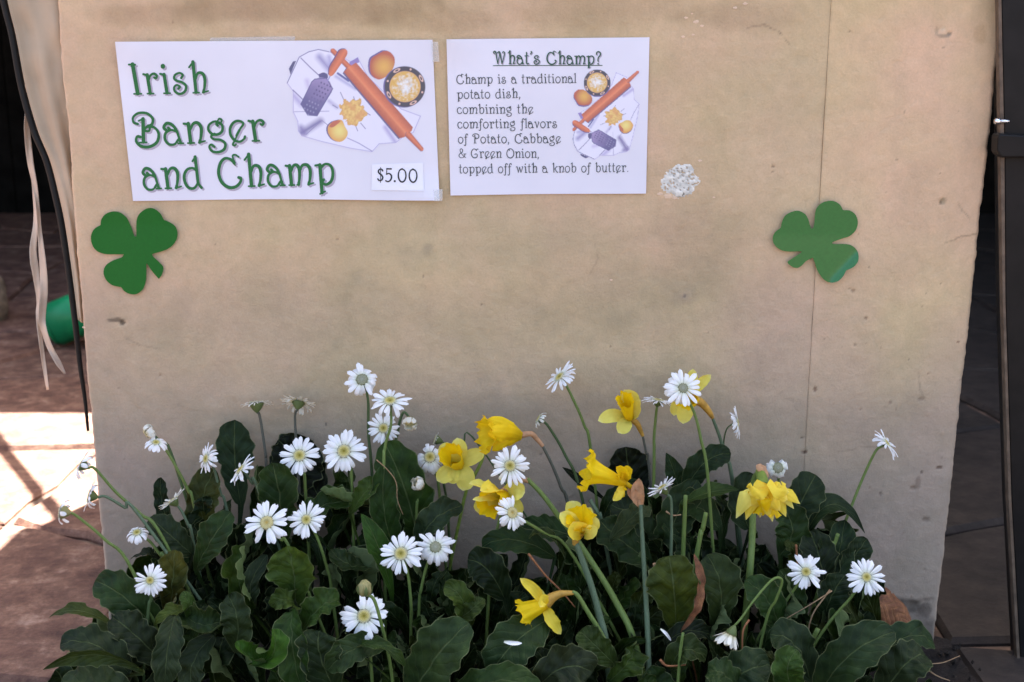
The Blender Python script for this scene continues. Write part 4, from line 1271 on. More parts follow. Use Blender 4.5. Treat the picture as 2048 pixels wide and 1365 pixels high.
L(0, (290, 1345, .30), (190, 1310, .32), (86, 1340, .32), 46, (0.040, 0.065, 0.025), (0, -1, .3), .25, .06, prof='point', roll=.5)
L(0, (260, 1350, .27), (190, 1290, .28), (120, 1290, .27), 70, (0.026, 0.042, 0.030), (0, -.7, 1), .1, .1, serr=.04)
L(0, (270, 1400, .30), (190, 1370, .32), (120, 1370, .31), 80, (0.030, 0.05, 0.032), (0, -.7, 1), .1, .1, serr=.04)
L(0, (330, 1330, .24), (270, 1270, .25), (225, 1235, .24), 70, (0.022, 0.034, 0.024), (.2, -.8, .7), .1, .12, serr=.05)
L(1, (400, 1220, .20), (345, 1225, .23), (306, 1258, .23), 34, (0.085, 0.12, 0.035), (-.2, -.7, 1), .3, .12, prof='point')
L(1, (380, 1250, .22), (378, 1210, .23), (362, 1186, .22), 26, MID, (.4, -1, .3))
L(1, (370, 1230, .22), (405, 1250, .25), (445, 1240, .24), 60, (0.034, 0.062, 0.028), (0, -.8, .8), .3, .1, curl=.4)
L(1, (350, 1230, .24), (335, 1300, .28), (330, 1372, .29), 56, (0.028, 0.046, 0.032), (.2, -1, .5), .15, .12, twist=.3)
L(1, (430, 1270, .24), (385, 1330, .27), (390, 1400, .28), 56, (0.024, 0.04, 0.028), (-.2, -1, .5), .15, .1)
L(3, (500, 1330, .27), (545, 1310, .30), (545, 1258, .29), 46, (0.05, 0.13, 0.022), (.3, -.6, 1), .45, .06, twist=-.4)
L(3, (555, 1325, .27), (505, 1318, .30), (474, 1282, .30), 40, (0.05, 0.13, 0.022), (0, -.3, 1), .5, .1, prof='round')
L(3, (600, 1270, .24), (640, 1215, .26), (678, 1204, .25), 56, (0.034, 0.075, 0.02), (0, -.7, .9), .3, .12)
L(3, (585, 1220, .24), (585, 1290, .28), (600, 1370, .29), 70, (0.03, 0.072, 0.02), (-.4, -1, .3), .3, .12, twist=.4)
L(3, (470, 1300, .25), (475, 1240, .26), (455, 1190, .24), 60, (0.022, 0.04, 0.02), (0, -1, .4), .15, .12)
L(3, (670, 1380, .28), (640, 1310, .29), (640, 1262, .28), 86, (0.02, 0.038, 0.018), (0, -1, .5), .1, .05)
L(5, (826, 1400, .27), (868, 1320, .32), (938, 1246, .31), 104, (0.036, 0.068, 0.034), (-.2, -1, .6), .10, .03)
L(5, (770, 1290, .26), (705, 1300, .29), (655, 1342, .29), 56, (0.036, 0.066, 0.034), (.2, -1, .7), .2, .06)
L(5, (700, 1300, .27), (760, 1292, .30), (810, 1334, .30), 24, (0.05, 0.09, 0.03), (0, -.5, 1), .3, .2)
L(5, (930, 1260, .22), (925, 1200, .24), (888, 1172, .23), 44, (0.065, 0.105, 0.028), (.2, -1, .5), .2, .1)
L(5, (900, 1250, .22), (940, 1222, .24), (966, 1196, .23), 34, (0.06, 0.09, 0.03), (-.3, -1, .4), .2, .16)
L(6, (1096, 1240, .25), (1030, 1285, .29), (982, 1348, .30), 90, (0.026, 0.055, 0.026), (.1, -1, .7), .08, .04)
L(6, (1060, 1400, .30), (1120, 1338, .33), (1185, 1345, .32), 90, (0.034, 0.046, 0.032), (0, -1, .7), .15, .16, serr=.05, prof='round')
L(6, (900, 1400, .31), (990, 1362, .34), (1080, 1380, .34), 66, (0.034, 0.07, 0.026), (0, -.8, 1), .15, .1, serr=.03)
L(6, (1110, 1115, .15), (1030, 1080, .17), (964, 1095, .16), 52, (0.018, 0.044, 0.018), (0, -.9, .7), .1, .05)
L(6, (1130, 1120, .17), (1095, 1070, .18), (1058, 1078, .17), 22, (0.045, 0.07, 0.03), (0, -.3, 1), .3, .1)
L(6, (1160, 1080, .12), (1100, 1058, .13), (1042, 1052, .12), 50, (0.02, 0.05, 0.02), (0, -.9, .7), .1, .05)
L(6, (1010, 1200, .18), (975, 1140, .19), (935, 1120, .18), 70, (0.010, 0.022, 0.010), (0, -1, .5))
L(6, (1230, 1330, .26), (1190, 1290, .27), (1160, 1262, .26), 54, (0.032, 0.058, 0.018), (0, -1, .6), .1, .1)
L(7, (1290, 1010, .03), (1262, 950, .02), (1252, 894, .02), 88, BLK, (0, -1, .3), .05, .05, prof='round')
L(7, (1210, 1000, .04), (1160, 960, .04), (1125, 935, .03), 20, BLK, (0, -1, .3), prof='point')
L(7, (1300, 1120, .12), (1240, 1080, .13), (1200, 1040, .12), 74, (0.018, 0.042, 0.018), (0, -.8, .8), .1, .08)
L(7, (1320, 1100, .10), (1270, 1040, .10), (1222, 1010, .09), 70, (0.014, 0.03, 0.016), (0, -.8, .8), .1, .08)
L(7, (1220, 1080, .14), (1270, 1030, .15), (1290, 1012, .14), 46, (0.045, 0.07, 0.05), (0, -.6, 1), .1, .08)
L(8, (1352, 1262, .20), (1348, 1180, .23), (1338, 1112, .22), 104, (0.055, 0.080, 0.018), (-.15, -1, .3), .10, .06, prof='round', serr=.02)
L(8, (1430, 1262, .19), (1442, 1180, .20), (1414, 1110, .18), 86, (0.03, 0.052, 0.022), (.15, -1, .3), .08, .03, prof='round')
L(8, (1362, 1262, .24), (1400, 1190, .245), (1388, 1108, .225), 17, (0.2, 0.13, 0.09), (.2, -1, .3), .2, .25, mat='dry_leaf')
L(9, (1360, 1000, .05), (1350, 950, .05), (1332, 906, .04), 42, (0.014, 0.034, 0.016), (0, -1, .3), prof='point')
L(9, (1370, 985, .06), (1410, 925, .07), (1462, 908, .06), 52, (0.016, 0.036, 0.018), (-.2, -1, .6), .1, .05)
L(9, (1360, 1010, .10), (1420, 985, .11), (1478, 980, .10), 40, (0.045, 0.085, 0.028), (0, -.6, 1), .2, .05, prof='point')
L(9, (1440, 1060, .10), (1390, 1010, .10), (1350, 1020, .09), 60, (0.020, 0.045, 0.020), (0, -.8, .8), .1, .08)
L(9, (1330, 1110, .10), (1350, 1040, .10), (1395, 960, .08), 70, (0.02, 0.042, 0.022), (-.2, -1, .4), .1, .05)
L(9, (1500, 1060, .08), (1485, 1000, .07), (1510, 950, .05), 60, (0.016, 0.034, 0.018), (0, -1, .4))
L(10, (1560, 1100, .10), (1600, 1010, .10), (1632, 950, .08), 74, (0.020, 0.040, 0.024), (-.2, -1, .4), .08, .03, prof='round')
L(10, (1560, 1110, .12), (1585, 1060, .12), (1560, 1010, .11), 70, (0.022, 0.05, 0.02), (0, -1, .4))
L(10, (1600, 1100, .10), (1660, 1010, .11), (1730, 1068, .10), 50, (0.018, 0.038, 0.022), (0, -.6, 1), .15, .04, prof='point')
L(10, (1680, 1170, .13), (1705, 1120, .13), (1735, 1078, .12), 56, (0.016, 0.034, 0.020), (.2, -1, .4), .1, .03, prof='round')
L(10, (1650, 1180, .14), (1640, 1120, .14), (1620, 1062, .12), 72, (0.014, 0.026, 0.016), (0, -1, .4), .1, .03, prof='round')
L(10, (1655, 1190, .14), (1675, 1120, .13), (1690, 1040, .10), 60, (0.018, 0.040, 0.020), (0, -1, .5), .1, .03)
L(10, (1560, 1260, .19), (1535, 1200, .20), (1490, 1160, .19), 66, (0.03, 0.068, 0.022), (0, -.8, .8), .1, .05)
L(10, (1590, 1250, .18), (1585, 1190, .18), (1560, 1140, .17), 56, (0.022, 0.05, 0.018), (0, -1, .5), .1, .05)
L(10, (1650, 1230, .17), (1665, 1190, .18), (1690, 1150, .17), 60, (0.014, 0.032, 0.018), (0, -1, .5), .1, .05)
L(11, (1640, 1390, .27), (1700, 1310, .31), (1790, 1264, .30), 86, (0.026, 0.052, 0.030), (-.1, -1, .9), .1, .03)
L(11, (1740, 1340, .24), (1810, 1275, .25), (1868, 1288, .23), 62, (0.016, 0.040, 0.022), (0, -.7, 1), .1, .05)
L(11, (1760, 1400, .28), (1810, 1330, .30), (1850, 1310, .28), 84, (0.020, 0.036, 0.024), (0, -.8, 1), .1, .06)
L(11, (1620, 1360, .26), (1590, 1290, .27), (1540, 1270, .26), 80, (0.020, 0.040, 0.026), (0, -.8, .9), .1, .08)
L(11, (1600, 1400, .29), (1575, 1345, .32), (1595, 1300, .31), 62, (0.045, 0.095, 0.026), (-.2, -1, .5), .15, .08)
L(8, (1490, 1400, .29), (1450, 1350, .32), (1415, 1345, .31), 60, (0.03, 0.06, 0.028), (0, -.8, 1), .1, .08)
L(8, (1440, 1400, .27), (1480, 1350, .30), (1540, 1330, .29), 90, (0.024, 0.046, 0.03), (0, -.9, .9), .1, .08)
L(8, (1340, 1340, .25), (1370, 1300, .27), (1412, 1318, .26), 52, (0.034, 0.056, 0.022), (0, -.8, .9), .2, .1)
L(8, (1330, 1290, .22), (1380, 1262, .22), (1440, 1280, .2), 40, (0.012, 0.02, 0.012), (0, -.8, .9), .2, .1)

# --- the rest of the mass: leaves filling the bed between those
TOP = [(60, 1400), (90, 1330), (185, 1185), (250, 1200), (300, 1115), (320, 1020), (400, 965), (440, 880), (470, 870), (540, 900), (650, 900), (760, 905), (820, 960), (860, 1035), (960, 1085), (1100, 1075), (1180, 1030),
       (1230, 925), (1300, 930), (1400, 930), (1500, 950), (1640, 990), (1740, 1090), (1750, 1160), (1800, 1255), (1870, 1300), (1900, 1400)]
def vtop(u):
    for (a, b_), (c, d) in zip(TOP[:-1], TOP[1:]):
        if a <= u <= c: return b_ + (d - b_) * (u - a) / (c - a)
    return 1400
rr = random.Random(99)
for i in range(330):
    u = rr.uniform(110, 1860)
    vt = vtop(u) + 25
    v = vt + (1400 - vt) * rr.random() ** 0.9
    Y = max(0.02, min(.34, 0.05 + (v - 930) / 435 * 0.22 + rr.uniform(-.05, .01)))
    ln = rr.uniform(60, 120)
    side = rr.choice((-1, 1)) if 260 < u < 1700 else (-1 if u < 260 else 1)
    bu = u - side * rr.uniform(5, 70); bv = v + ln
    Yb = max(0.02, Y - rr.uniform(-.02, .05))
    mu = (u + bu) / 2 + rr.uniform(-12, 12); mv = (v + bv) / 2 - rr.uniform(0, 22)
    pi = min(range(len(NPL)), key=lambda q: abs(NPL[q][0] - u) + 300 * abs(NPL[q][1] - Y))
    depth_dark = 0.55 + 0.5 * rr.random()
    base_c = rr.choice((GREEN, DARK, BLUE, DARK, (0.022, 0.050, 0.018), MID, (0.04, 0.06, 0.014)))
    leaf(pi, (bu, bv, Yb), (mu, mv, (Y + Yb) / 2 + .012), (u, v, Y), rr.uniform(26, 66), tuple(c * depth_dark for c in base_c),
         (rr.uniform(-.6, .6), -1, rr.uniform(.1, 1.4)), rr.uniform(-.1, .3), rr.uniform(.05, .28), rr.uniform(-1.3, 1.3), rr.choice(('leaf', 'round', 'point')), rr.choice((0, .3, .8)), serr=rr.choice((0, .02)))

for i in range(130):      # lower leaves tinted darker for the shade close to the wall and soil
    u = rr.uniform(230, 1760); v = max(vtop(u) + 90, rr.uniform(1060, 1300)); Y = rr.uniform(.02, .10) + max(0, v - 1150) / 150 * .1
    pi = min(range(len(NPL)), key=lambda q: abs(NPL[q][0] - u) + 300 * abs(NPL[q][1] - Y))
    side = rr.choice((-1, 1)); bu = u - side * rr.uniform(10, 60)
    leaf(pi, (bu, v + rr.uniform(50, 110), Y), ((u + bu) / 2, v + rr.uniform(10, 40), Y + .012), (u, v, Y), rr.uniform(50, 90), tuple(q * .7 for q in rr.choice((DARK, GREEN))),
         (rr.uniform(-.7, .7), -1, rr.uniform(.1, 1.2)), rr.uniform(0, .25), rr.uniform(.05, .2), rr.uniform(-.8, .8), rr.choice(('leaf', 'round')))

# dead curled leaf lying at the foot of the wall
cl = [P(1692, 1262, .05), P(1715, 1225, .06), P(1750, 1205, .06), P(1790, 1222, .055), P(1822, 1258, .05)]
cl = catmull(cl, 6)
dl = blade('dead_leaf', cl, 0.055, (0, -.8, .6), M['dry_leaf'], None, 'leaf', -.25, .12, seed=3, serr=.05)
tag(dl, 'dry brown leaf lying at the foot of the wall near its right corner', 'dead leaf')

# ------------------------------------------------------------------ daisies (gerberas)
PET = {}


def petal_mesh(kind, matn, var):
    key = (kind, matn, var)
    if key in PET: return PET[key]
    r = random.Random(hash((kind, var)) % 1000 if False else (len(kind) * 31 + var * 7 + ord(kind[0])))
    n, m = 8, 5
    V = []; UVs = []
    x = 0; z = 0; a = {'flat': .10, 'droop': .20, 'reflex': .25, 'cup': .75, 'wisp': .15, 'spread': .3, 'closed': 1.15}[kind] + r.uniform(-.06, .06)
    k = {'flat': -.34, 'droop': -1.5, 'reflex': -3.4, 'cup': 1.9, 'wisp': -.5, 'spread': -.2, 'closed': -.25}[kind] + r.uniform(-.18, .18)
    wid = {'flat': .285, 'droop': .29, 'reflex': .36, 'cup': .40, 'wisp': .17, 'spread': .21, 'closed': .30}[kind] * r.uniform(.9, 1.1)
    for i in range(n):
        t = i / (n - 1)
        if i:
            an = a + k * t
            x += math.cos(an) / (n - 1); z += math.sin(an) / (n - 1)
        w = wid * (0.45 + 0.55 * math.sin(math.pi / 2 * min(1, t / .6))) if t < .7 else wid * max(0.22, 1 - ((t - .7) / .3) ** 2.4 * .85)
        for j in range(m):
            s = j / (m - 1) * 2 - 1
            tip = -0.035 * (1 if (j % 2 == 1) else 0) * (1 if i == n - 1 else 0) - (0.05 * s * s if i == n - 1 else 0)
            V.append((x + tip, s * w / 2, z + 0.05 * wid * (1 - s * s) * 2 + .018 * math.sin(t * 5 + var) * s + (0.012 if j == 2 else 0)))
            UVs.append((t, s))
    me = mesh_np('petal', V, grid_faces(n, m), uv=UVs)
    me.materials.append(M[matn])
    PET[key] = me
    return me


DISC = {}


def disc_mesh(var, kind):
    key = (var, kind)
    if key in DISC: return DISC[key]
    nr, na = 12, 36; V = []; Cc = []
    r = random.Random(var)
    for i in range(nr):
        t = i / (nr - 1)
        for j in range(na):
            an = 2 * math.pi * j / na
            rad = t
            z = 0.34 * math.sqrt(max(0, 1 - t * t)) - 0.18 * math.exp(-(t / .35) ** 2) * (0 if kind == 'dome' else 1) + 0.05 * math.sin(j * 9.1 + i * 5.3 + var) * (t > .2)
            V.append((rad * math.cos(an + .09 * (i % 2)), rad * math.sin(an + .09 * (i % 2)), z))
            sp = .5 + .5 * math.sin(j * 7.7 + i * 3.1)
            if kind == 'cream':
                c0, c1, c2 = lin(200, 168, 84), lin(216, 200, 140), lin(196, 180, 130)
            elif kind == 'dome':
                c0, c1, c2 = lin(176, 178, 158), lin(166, 164, 138), lin(120, 124, 84)
            else:
                c0, c1, c2 = lin(140, 128, 30), lin(214, 196, 112), lin(196, 196, 184)
            c = [c0[q] * max(0, 1 - t / .4) + c1[q] * (1 - abs(t - .5) / .5) * (t > .1) + c2[q] * max(0, (t - .5) / .5) for q in range(3)]
            c = [v * (0.5 + .75 * sp) for v in c]
            if t > .9: c = [v * .5 for v in c]
            Cc.append(c)
    # ring of tiny florets standing up round the rim
    Fs = [tuple(int(x) for x in f) for f in grid_faces(nr, na, True)]
    for q in range(42):
        an = 2 * math.pi * q / 42 + r.uniform(-.05, .05); rad = r.uniform(.72, .98); h = r.uniform(.16, .3)
        c = Vector((rad * math.cos(an), rad * math.sin(an), 0.12)); k0 = len(V); s = .055
        e1 = Vector((math.cos(an), math.sin(an), 0)) * s; e2 = Vector((-math.sin(an), math.cos(an), 0)) * s
        for p in (c + e1, c + e2, c - e1, c - e2): V.append(tuple(p)); Cc.append(lin(188, 186, 160)[:3])
        V.append(tuple(c + Vector((0, 0, h)))); Cc.append(lin(236, 230, 196)[:3])
        Fs += [(k0, k0 + 1, k0 + 4, k0 + 4), ]
        Fs.pop()
        Fs += [(k0, k0 + 1, k0 + 4), (k0 + 1, k0 + 2, k0 + 4), (k0 + 2, k0 + 3, k0 + 4), (k0 + 3, k0, k0 + 4)]
    me = mesh_py('flower_disc', V, Fs, True)
    a = me.color_attributes.new('Col', 'FLOAT_COLOR', 'POINT')
    for i, c in enumerate(Cc): a.data[i].color = tuple(c[:3]) + (1,)
    me.materials.append(M['disc'])
    DISC[key] = me
    return me


CAL = {}


def calyx_mesh(matn, long_):
    key = (matn, long_)
    if key in CAL: return CAL[key]
    V = []; na = 18
    pr = [(0.09, -1.0), (0.30, -.86), (0.55, -.6), (0.78, -.3), (0.92, -.05), (0.86, 0.06)]
    for i, (r, z) in enumerate(pr):
        for j in range(na):
            an = 2 * math.pi * j / na
            rr_ = r * (1 + .06 * ((j + i) % 2)); V.append((rr_ * math.cos(an), rr_ * math.sin(an), z * long_ + (.10 if i == 5 and j % 2 else 0)))
    me = mesh_py('calyx', V, [tuple(int(x) for x in f) for f in grid_faces(len(pr), na, True)], True)
    me.materials.append(M[matn])
    CAL[key] = me
    return me


def xform(o, Mx, parent):
    o.parent = parent
    o.matrix_world = Mx
    o.matrix_basis = Matrix.Translation(-parent.location) @ Mx


GRP = 'white daisies in the flower bed'
dcount = [0]


def daisy(u, v, R, Y, dirv, tilt, kind, stem, label, mat='white_petal', n=22, smat='stem_light', disc='gerb', frac=1.0, dr=.30, calyx='calyx', sw=0.0021, gap=None, clong=.9, noend=False):
    dcount[0] += 1
    rg = random.Random(dcount[0] * 13)
    C0 = P(u, v, Y); rm = R * PX(C0)
    a = math.radians(tilt); d = math.atan2(dirv[1], dirv[0])
    N = (RT * math.cos(d) * math.sin(a) + UP * math.sin(d) * math.sin(a) - FWD * math.cos(a)).normalized()
    # stem path from the head to the ground
    if n >= 17: n = int(n * 1.18)
    if kind in ('flat', 'droop') and dr < .4: dr *= 1.10
    cal_h = rm * dr * clong
    neck = C0 - N * (cal_h * .95)
    pts = [neck]
    ns = len(stem)
    for i, s in enumerate(stem):
        Ys = s[2] if len(s) > 2 else Y
        pts.append(P(s[0], s[1], Ys))
    if not noend:
        g = Vector(pts[-1]); prev = pts[-2]
        dirn = (pts[-1] - prev)
        h = g.z - GZ
        if h > 0.02:
            k_ = min(1.2, max(-1.2, dirn.x / max(1e-3, -dirn.z) if dirn.z < 0 else 0))
            g = Vector((g.x + k_ * h * .5, g.y + .0, GZ))
        else:
            g.z = GZ
        pts.append(g)
    root = empty('daisy', Vector((pts[-1].x, pts[-1].y, max(GZ, pts[-1].z))))
    tag(root, label, 'daisy', GRP)
    pl = catmull(pts, 6)
    m = len(pl)
    tube('stem', pl, [sw * (0.85 + .35 * i / m) for i in range(m)], M[smat], root, 8)
    q = Vector((0, 0, 1)).rotation_difference(N)
    H = Matrix.Translation(C0) @ q.to_matrix().to_4x4()
    o = bpy.data.objects.new('flower_disc', disc_mesh(dcount[0] % 3, disc)); COL.objects.link(o)
    xform(o, H @ Matrix.Diagonal((rm * dr, rm * dr, rm * dr, 1)), root)
    o = bpy.data.objects.new('calyx', calyx_mesh(calyx, clong)); COL.objects.link(o)
    xform(o, H @ Matrix.Translation((0, 0, -rm * .01)) @ Matrix.Diagonal((rm * dr, rm * dr, rm * dr, 1)), root)
    off = rg.uniform(0, 6.28)
    if gap is not None:
        # the gap is a direction on the picture; find it in the flower's own plane
        gv = q.inverted() @ (RT * gap[0] + UP * gap[1]); ga = math.atan2(gv.y, gv.x)
    for i in range(n):
        ph = off + 2 * math.pi * i / n + rg.uniform(-.13, .13)
        if gap is not None:
            dd = abs((ph - ga + math.pi) % (2 * math.pi) - math.pi)
            if dd < gap[2]: continue
        if rg.random() > frac * (.95 if n > 15 else 1): continue
        kd = kind if rg.random() < .80 else ('flat' if kind == 'droop' else ('droop' if kind == 'flat' else kind))
        Ln = (1 - dr * .8) * rm * rg.uniform(.80, 1.08)
        if kind == 'reflex': Ln *= 2.1
        if kind == 'cup': Ln *= 1.9
        if kind == 'droop': Ln *= 1.12
        me = petal_mesh(kd, mat, rg.randrange(4))
        o = bpy.data.objects.new('petal', me); COL.objects.link(o)
        tz = rg.uniform(-.20, .14) + (.05 if i % 2 else -.06)
        wx = rg.uniform(.85, 1.12) * min(1.25, 24 / n) * (1 if kind != 'wisp' else 1)
        Mx = H @ Matrix.Rotation(ph, 4, 'Z') @ Matrix.Translation((rm * dr * .86, 0, rm * (.03 if i % 2 else .0))) @ Matrix.Rotation(-tz, 4, 'Y') @ Matrix.Rotation(rg.uniform(-.22, .22), 4, 'X') @ Matrix.Diagonal((Ln, Ln * wx, Ln, 1))
        xform(o, Mx, root)
    return root


UPD = (0, 1)
daisy(724, 760, 35, .05, UPD, 22, 'droop', [(736, 800, .05), (737, 870, .05), (745, 960, .06)], 'highest daisy of the left cluster, its petals bent back, just left of the tilted one', smat='stem_dark', n=18, disc='dome', dr=.34)
daisy(780, 803, 43, .10, UPD, 52, 'flat', [(782, 850, .11), (770, 895, .11), (768, 960, .12)], 'white daisy tilted skyward whose stem crosses in front of another daisy')
daisy(767, 857, 34, .06, (0, 1), 12, 'flat', [(768, 905, .05), (770, 960, .05)], 'white daisy partly hidden behind a green stem, below the tilted daisy', n=24)
daisy(820, 843, 21, .06, (-.1, -1), 25, 'cup', [(806, 826, .05), (795, 868, .05), (790, 930, .05)], 'small cream half-closed flower nodding right of the upper left cluster', 'cream_petal', n=12, smat='stem_dark', disc='cream', dr=.55)
daisy(599, 912, 43, .10, UPD, 22, 'flat', [(608, 945, .10), (612, 1000, .10)], 'white daisy left of a larger one, directly below the faded pink flower', n=20)
daisy(688, 903, 46, .11, UPD, 16, 'flat', [(702, 940, .11), (706, 1040, .11)], 'large fully open daisy, right one of the upper pair at left centre', n=22)
daisy(513, 808, 33, .03, (-.1, 1), 100, 'wisp', [(520, 835, .03), (531, 910, .03), (534, 960, .03)], 'withered small daisy with wispy petals, above the tall oval leaf', 'cream_petal', n=26, smat='stem_faint', dr=.46, clong=1.2)
daisy(597, 806, 36, .03, (.1, 1), 116, 'flat', [(590, 832, .03), (592, 880, .03), (596, 940, .03)], 'faded pinkish daisy seen from behind with a green cup', 'cream_petal', n=30, smat='stem_faint', dr=.34, clong=1.1)
daisy(413, 918, 32, .09, (-.85, .25), 48, 'flat', [(430, 945, .08), (442, 990, .08), (456, 1030, .08)], 'narrow sideways white daisy left of the tall oval leaf', n=22, smat='stem_grey')
daisy(482, 940, 36, .11, (-.75, .66), 68, 'flat', [(505, 968, .10), (520, 990, .10)], 'slanted edge-on daisy below the tall oval leaf', n=22, smat='stem_grey')
daisy(860, 915, 36, .07, (-.2, 1), 20, 'droop', [(872, 950, .06), (880, 1000, .06)], 'daisy with drooping petals just left of the dull yellow daffodil', n=20, dr=.33, disc='gerb')
daisy(840, 971, 21, .10, (-.4, .4), 45, 'cup', [(836, 1000, .10), (832, 1045, .10)], 'small cream closed flower cup below the daisy beside the dull daffodil', 'cream_petal', n=12, disc='cream', dr=.55)
daisy(534, 1046, 47, .19, (-.2, 1), 22, 'flat', [(562, 1080, .18), (585, 1110, .18)], 'shaggy spiky daisy, left one of the middle pair at left', n=21, dr=.29, disc='cream')
daisy(613, 1040, 40, .18, (-.2, 1), 18, 'flat', [(636, 1080, .17), (655, 1140, .17), (664, 1185, .17)], 'rounder daisy, right one of the middle pair at left', n=23, dr=.27)
daisy(802, 1108, 46, .21, (-.15, 1), 20, 'flat', [(816, 1150, .20), (822, 1210, .20), (822, 1260, .19)], 'larger daisy of the lower centre-left pair', n=23, dr=.30)
daisy(871, 1095, 39, .19, (.1, 1), 25, 'droop', [(854, 1130, .18), (842, 1180, .18), (838, 1215, .18)], 'daisy with down-curved petals overlapping the larger one at its left', n=22, dr=.30, disc='dome')
daisy(728, 1233, 49, .26, (.05, 1), 22, 'flat', [(737, 1280, .25), (742, 1330, .25)], 'lowest daisy at left, crossed by the stem of a round bud', n=20, dr=.29)
daisy(1020, 932, 43, .17, (.1, 1), 6, 'flat', [(1012, 985, .15), (990, 1080, .15), (980, 1160, .15)], 'big round daisy touching the underside of the closed golden trumpet', n=24, dr=.28)
daisy(1024, 1026, 38, .21, (.5, .2), 30, 'flat', [(1035, 1035, .19), (1090, 1068, .18), (1150, 1118, .17)], 'lopsided daisy with petals missing on its right, over a yellow daffodil', n=22, dr=.30, gap=(.8, .6, .75), disc='cream')
daisy(1120, 755, 40, .04, (-.66, .62), 66, 'flat', [(1142, 790, .04), (1168, 850, .04), (1184, 920, .04)], 'highest centre daisy, turned sideways on a long thin stem', n=24, smat='stem_light', dr=.28)
daisy(1078, 838, 21, .04, (-.85, .5), 84, 'droop', [(1100, 858, .04), (1130, 910, .04), (1165, 1000, .04), ], 'small sideways daisy with a dark cup behind the golden trumpet', 'cream_petal', n=14, smat='stem_dark', dr=.45, clong=1.3)
daisy(1366, 777, 43, .13, (0, 1), 15, 'flat', [(1388, 825, .12), (1402, 880, .12), (1418, 980, .12)], 'large daisy in front of a yellow daffodil, highest on the right', n=22, dr=.24, disc='dome')
daisy(1316, 802, 34, .06, (.15, 1), 82, 'wisp', [(1312, 830, .06), (1308, 880, .06), (1308, 940, .06)], 'thin-petalled daisy seen from the side, left of the highest right daisy', n=26, smat='stem_light', dr=.34, clong=1.1)
daisy(1474, 846, 33, .05, (1, .15), 74, 'flat', [(1452, 862, .05), (1448, 900, .04), (1462, 960, .04)], 'edge-on daisy alone against the wall facing right', n=20, smat='stem_dark', dr=.26, sw=.0011)
daisy(1325, 976, 34, .17, (-.55, .8), 84, 'spread', [(1342, 1000, .17), (1343, 1050, .17), (1342, 1110, .17)], 'upturned daisy seen from the side below the wall-side dark leaves', n=22, smat='stem_grey', dr=.34, clong=1.5)
daisy(1556, 936, 27, .09, (0, 1), 8, 'reflex', [(1560, 980, .07), (1570, 1040, .07)], 'daisy with petals rolled back like a ring, above the double daffodil', n=10, dr=.42, disc='dome', gap=(.1, 1, .5))
daisy(1773, 887, 36, .08, (.74, .6), 66, 'flat', [(1750, 905, .08), (1722, 965, .08), (1692, 1040, .09), (1662, 1105, .10)], 'rightmost high daisy on a long slanting stem against the wall', n=20, smat='stem_light', dr=.24)
daisy(1612, 1144, 40, .21, (-.3, .5), 18, 'flat', [(1588, 1180, .19), (1555, 1225, .19), (1530, 1252, .19)], 'left daisy of the lower right pair', n=25, dr=.25)
daisy(1733, 1155, 42, .22, (-.2, .6), 18, 'flat', [(1702, 1195, .20), (1655, 1250, .20), (1614, 1320, .20)], 'rightmost low daisy, above the dry brown leaf', n=25, dr=.24)
daisy(1462, 1268, 40, .27, (-.42, -.9), 88, 'closed', [(1483, 1236, .265), (1512, 1196, .26), (1546, 1159, .25), (1564, 1162, .245), (1552, 1200, .24), (1530, 1250, .23)], 'closed drooping daisy hanging from a sharply bent stem', 'cream_petal', n=16, dr=.30, clong=1.6, sw=.0017, disc='cream')
daisy(292, 868, 21, .08, (-.7, -.5), 70, 'reflex', [(312, 875, .07), (328, 892, .07), (352, 935, .07)], 'drooping closed daisy, upper of the touching two at the left end', 'cream_petal', n=9, smat='stem_dark', dr=.42, disc='cream')
daisy(312, 886, 26, .09, (.2, .9), 55, 'droop', [(330, 898, .085), (358, 945, .085), (378, 985, .08), (390, 1020, .08)], 'droopy daisy, lower of the touching two at the left end', n=12, dr=.30, clong=.6)
daisy(163, 930, 32, .16, (-.86, .5), 80, 'droop', [(190, 938, .155), (232, 985, .15), (280, 1028, .15), (330, 1085, .15)], 'leftmost high daisy turned away, overlapping the wall edge', n=16, dr=.42, clong=1.1)
daisy(180, 992, 32, .17, (-.95, .25), 76, 'flat', [(212, 994, .165), (250, 1016, .16), (285, 1040, .16)], 'side-on daisy facing left, between two others at the wall edge', n=18, dr=.42, clong=1.2, smat='stem_grey')
daisy(124, 1024, 32, .23, (-.96, .12), 84, 'droop', [(158, 1036, .225), (210, 1080, .22), (268, 1148, .21)], 'lowest of the three sideways daisies over the paving at far left', n=9, dr=.48, clong=1.2, calyx='calyx_yellow', gap=(-.2, -1, .3))
daisy(274, 1066, 25, .16, (0, 1), 48, 'droop', [(298, 1082, .15), (322, 1112, .15), (336, 1130, .15)], 'small drooping daisy over the bare lower left part of the wall', n=13, dr=.34)
daisy(300, 1161, 34, .24, (.25, .1), 14, 'flat', [(302, 1200, .23), (296, 1230, .23)], 'small low daisy at the lower left corner of the wall', n=24, dr=.25, smat='stem_dark')
daisy(346, 1002, 33, .12, (-.62, .75), 82, 'spread', [(364, 1024, .12), (378, 1055, .12), (386, 1080, .12)], 'faded cream daisy seen from the side in the left leaves', 'cream_petal', n=22, dr=.36, clong=1.2, smat='stem_grey')
daisy(872, 880, 17, .04, (-.9, .3), 86, 'wisp', [(890, 886, .04), (925, 892, .035), (965, 900, .03)], 'tiny spent daisy with a dark cup above the dull yellow daffodil', 'cream_petal', n=10, smat='stem_dark', dr=.6, clong=1.5, sw=.0012)
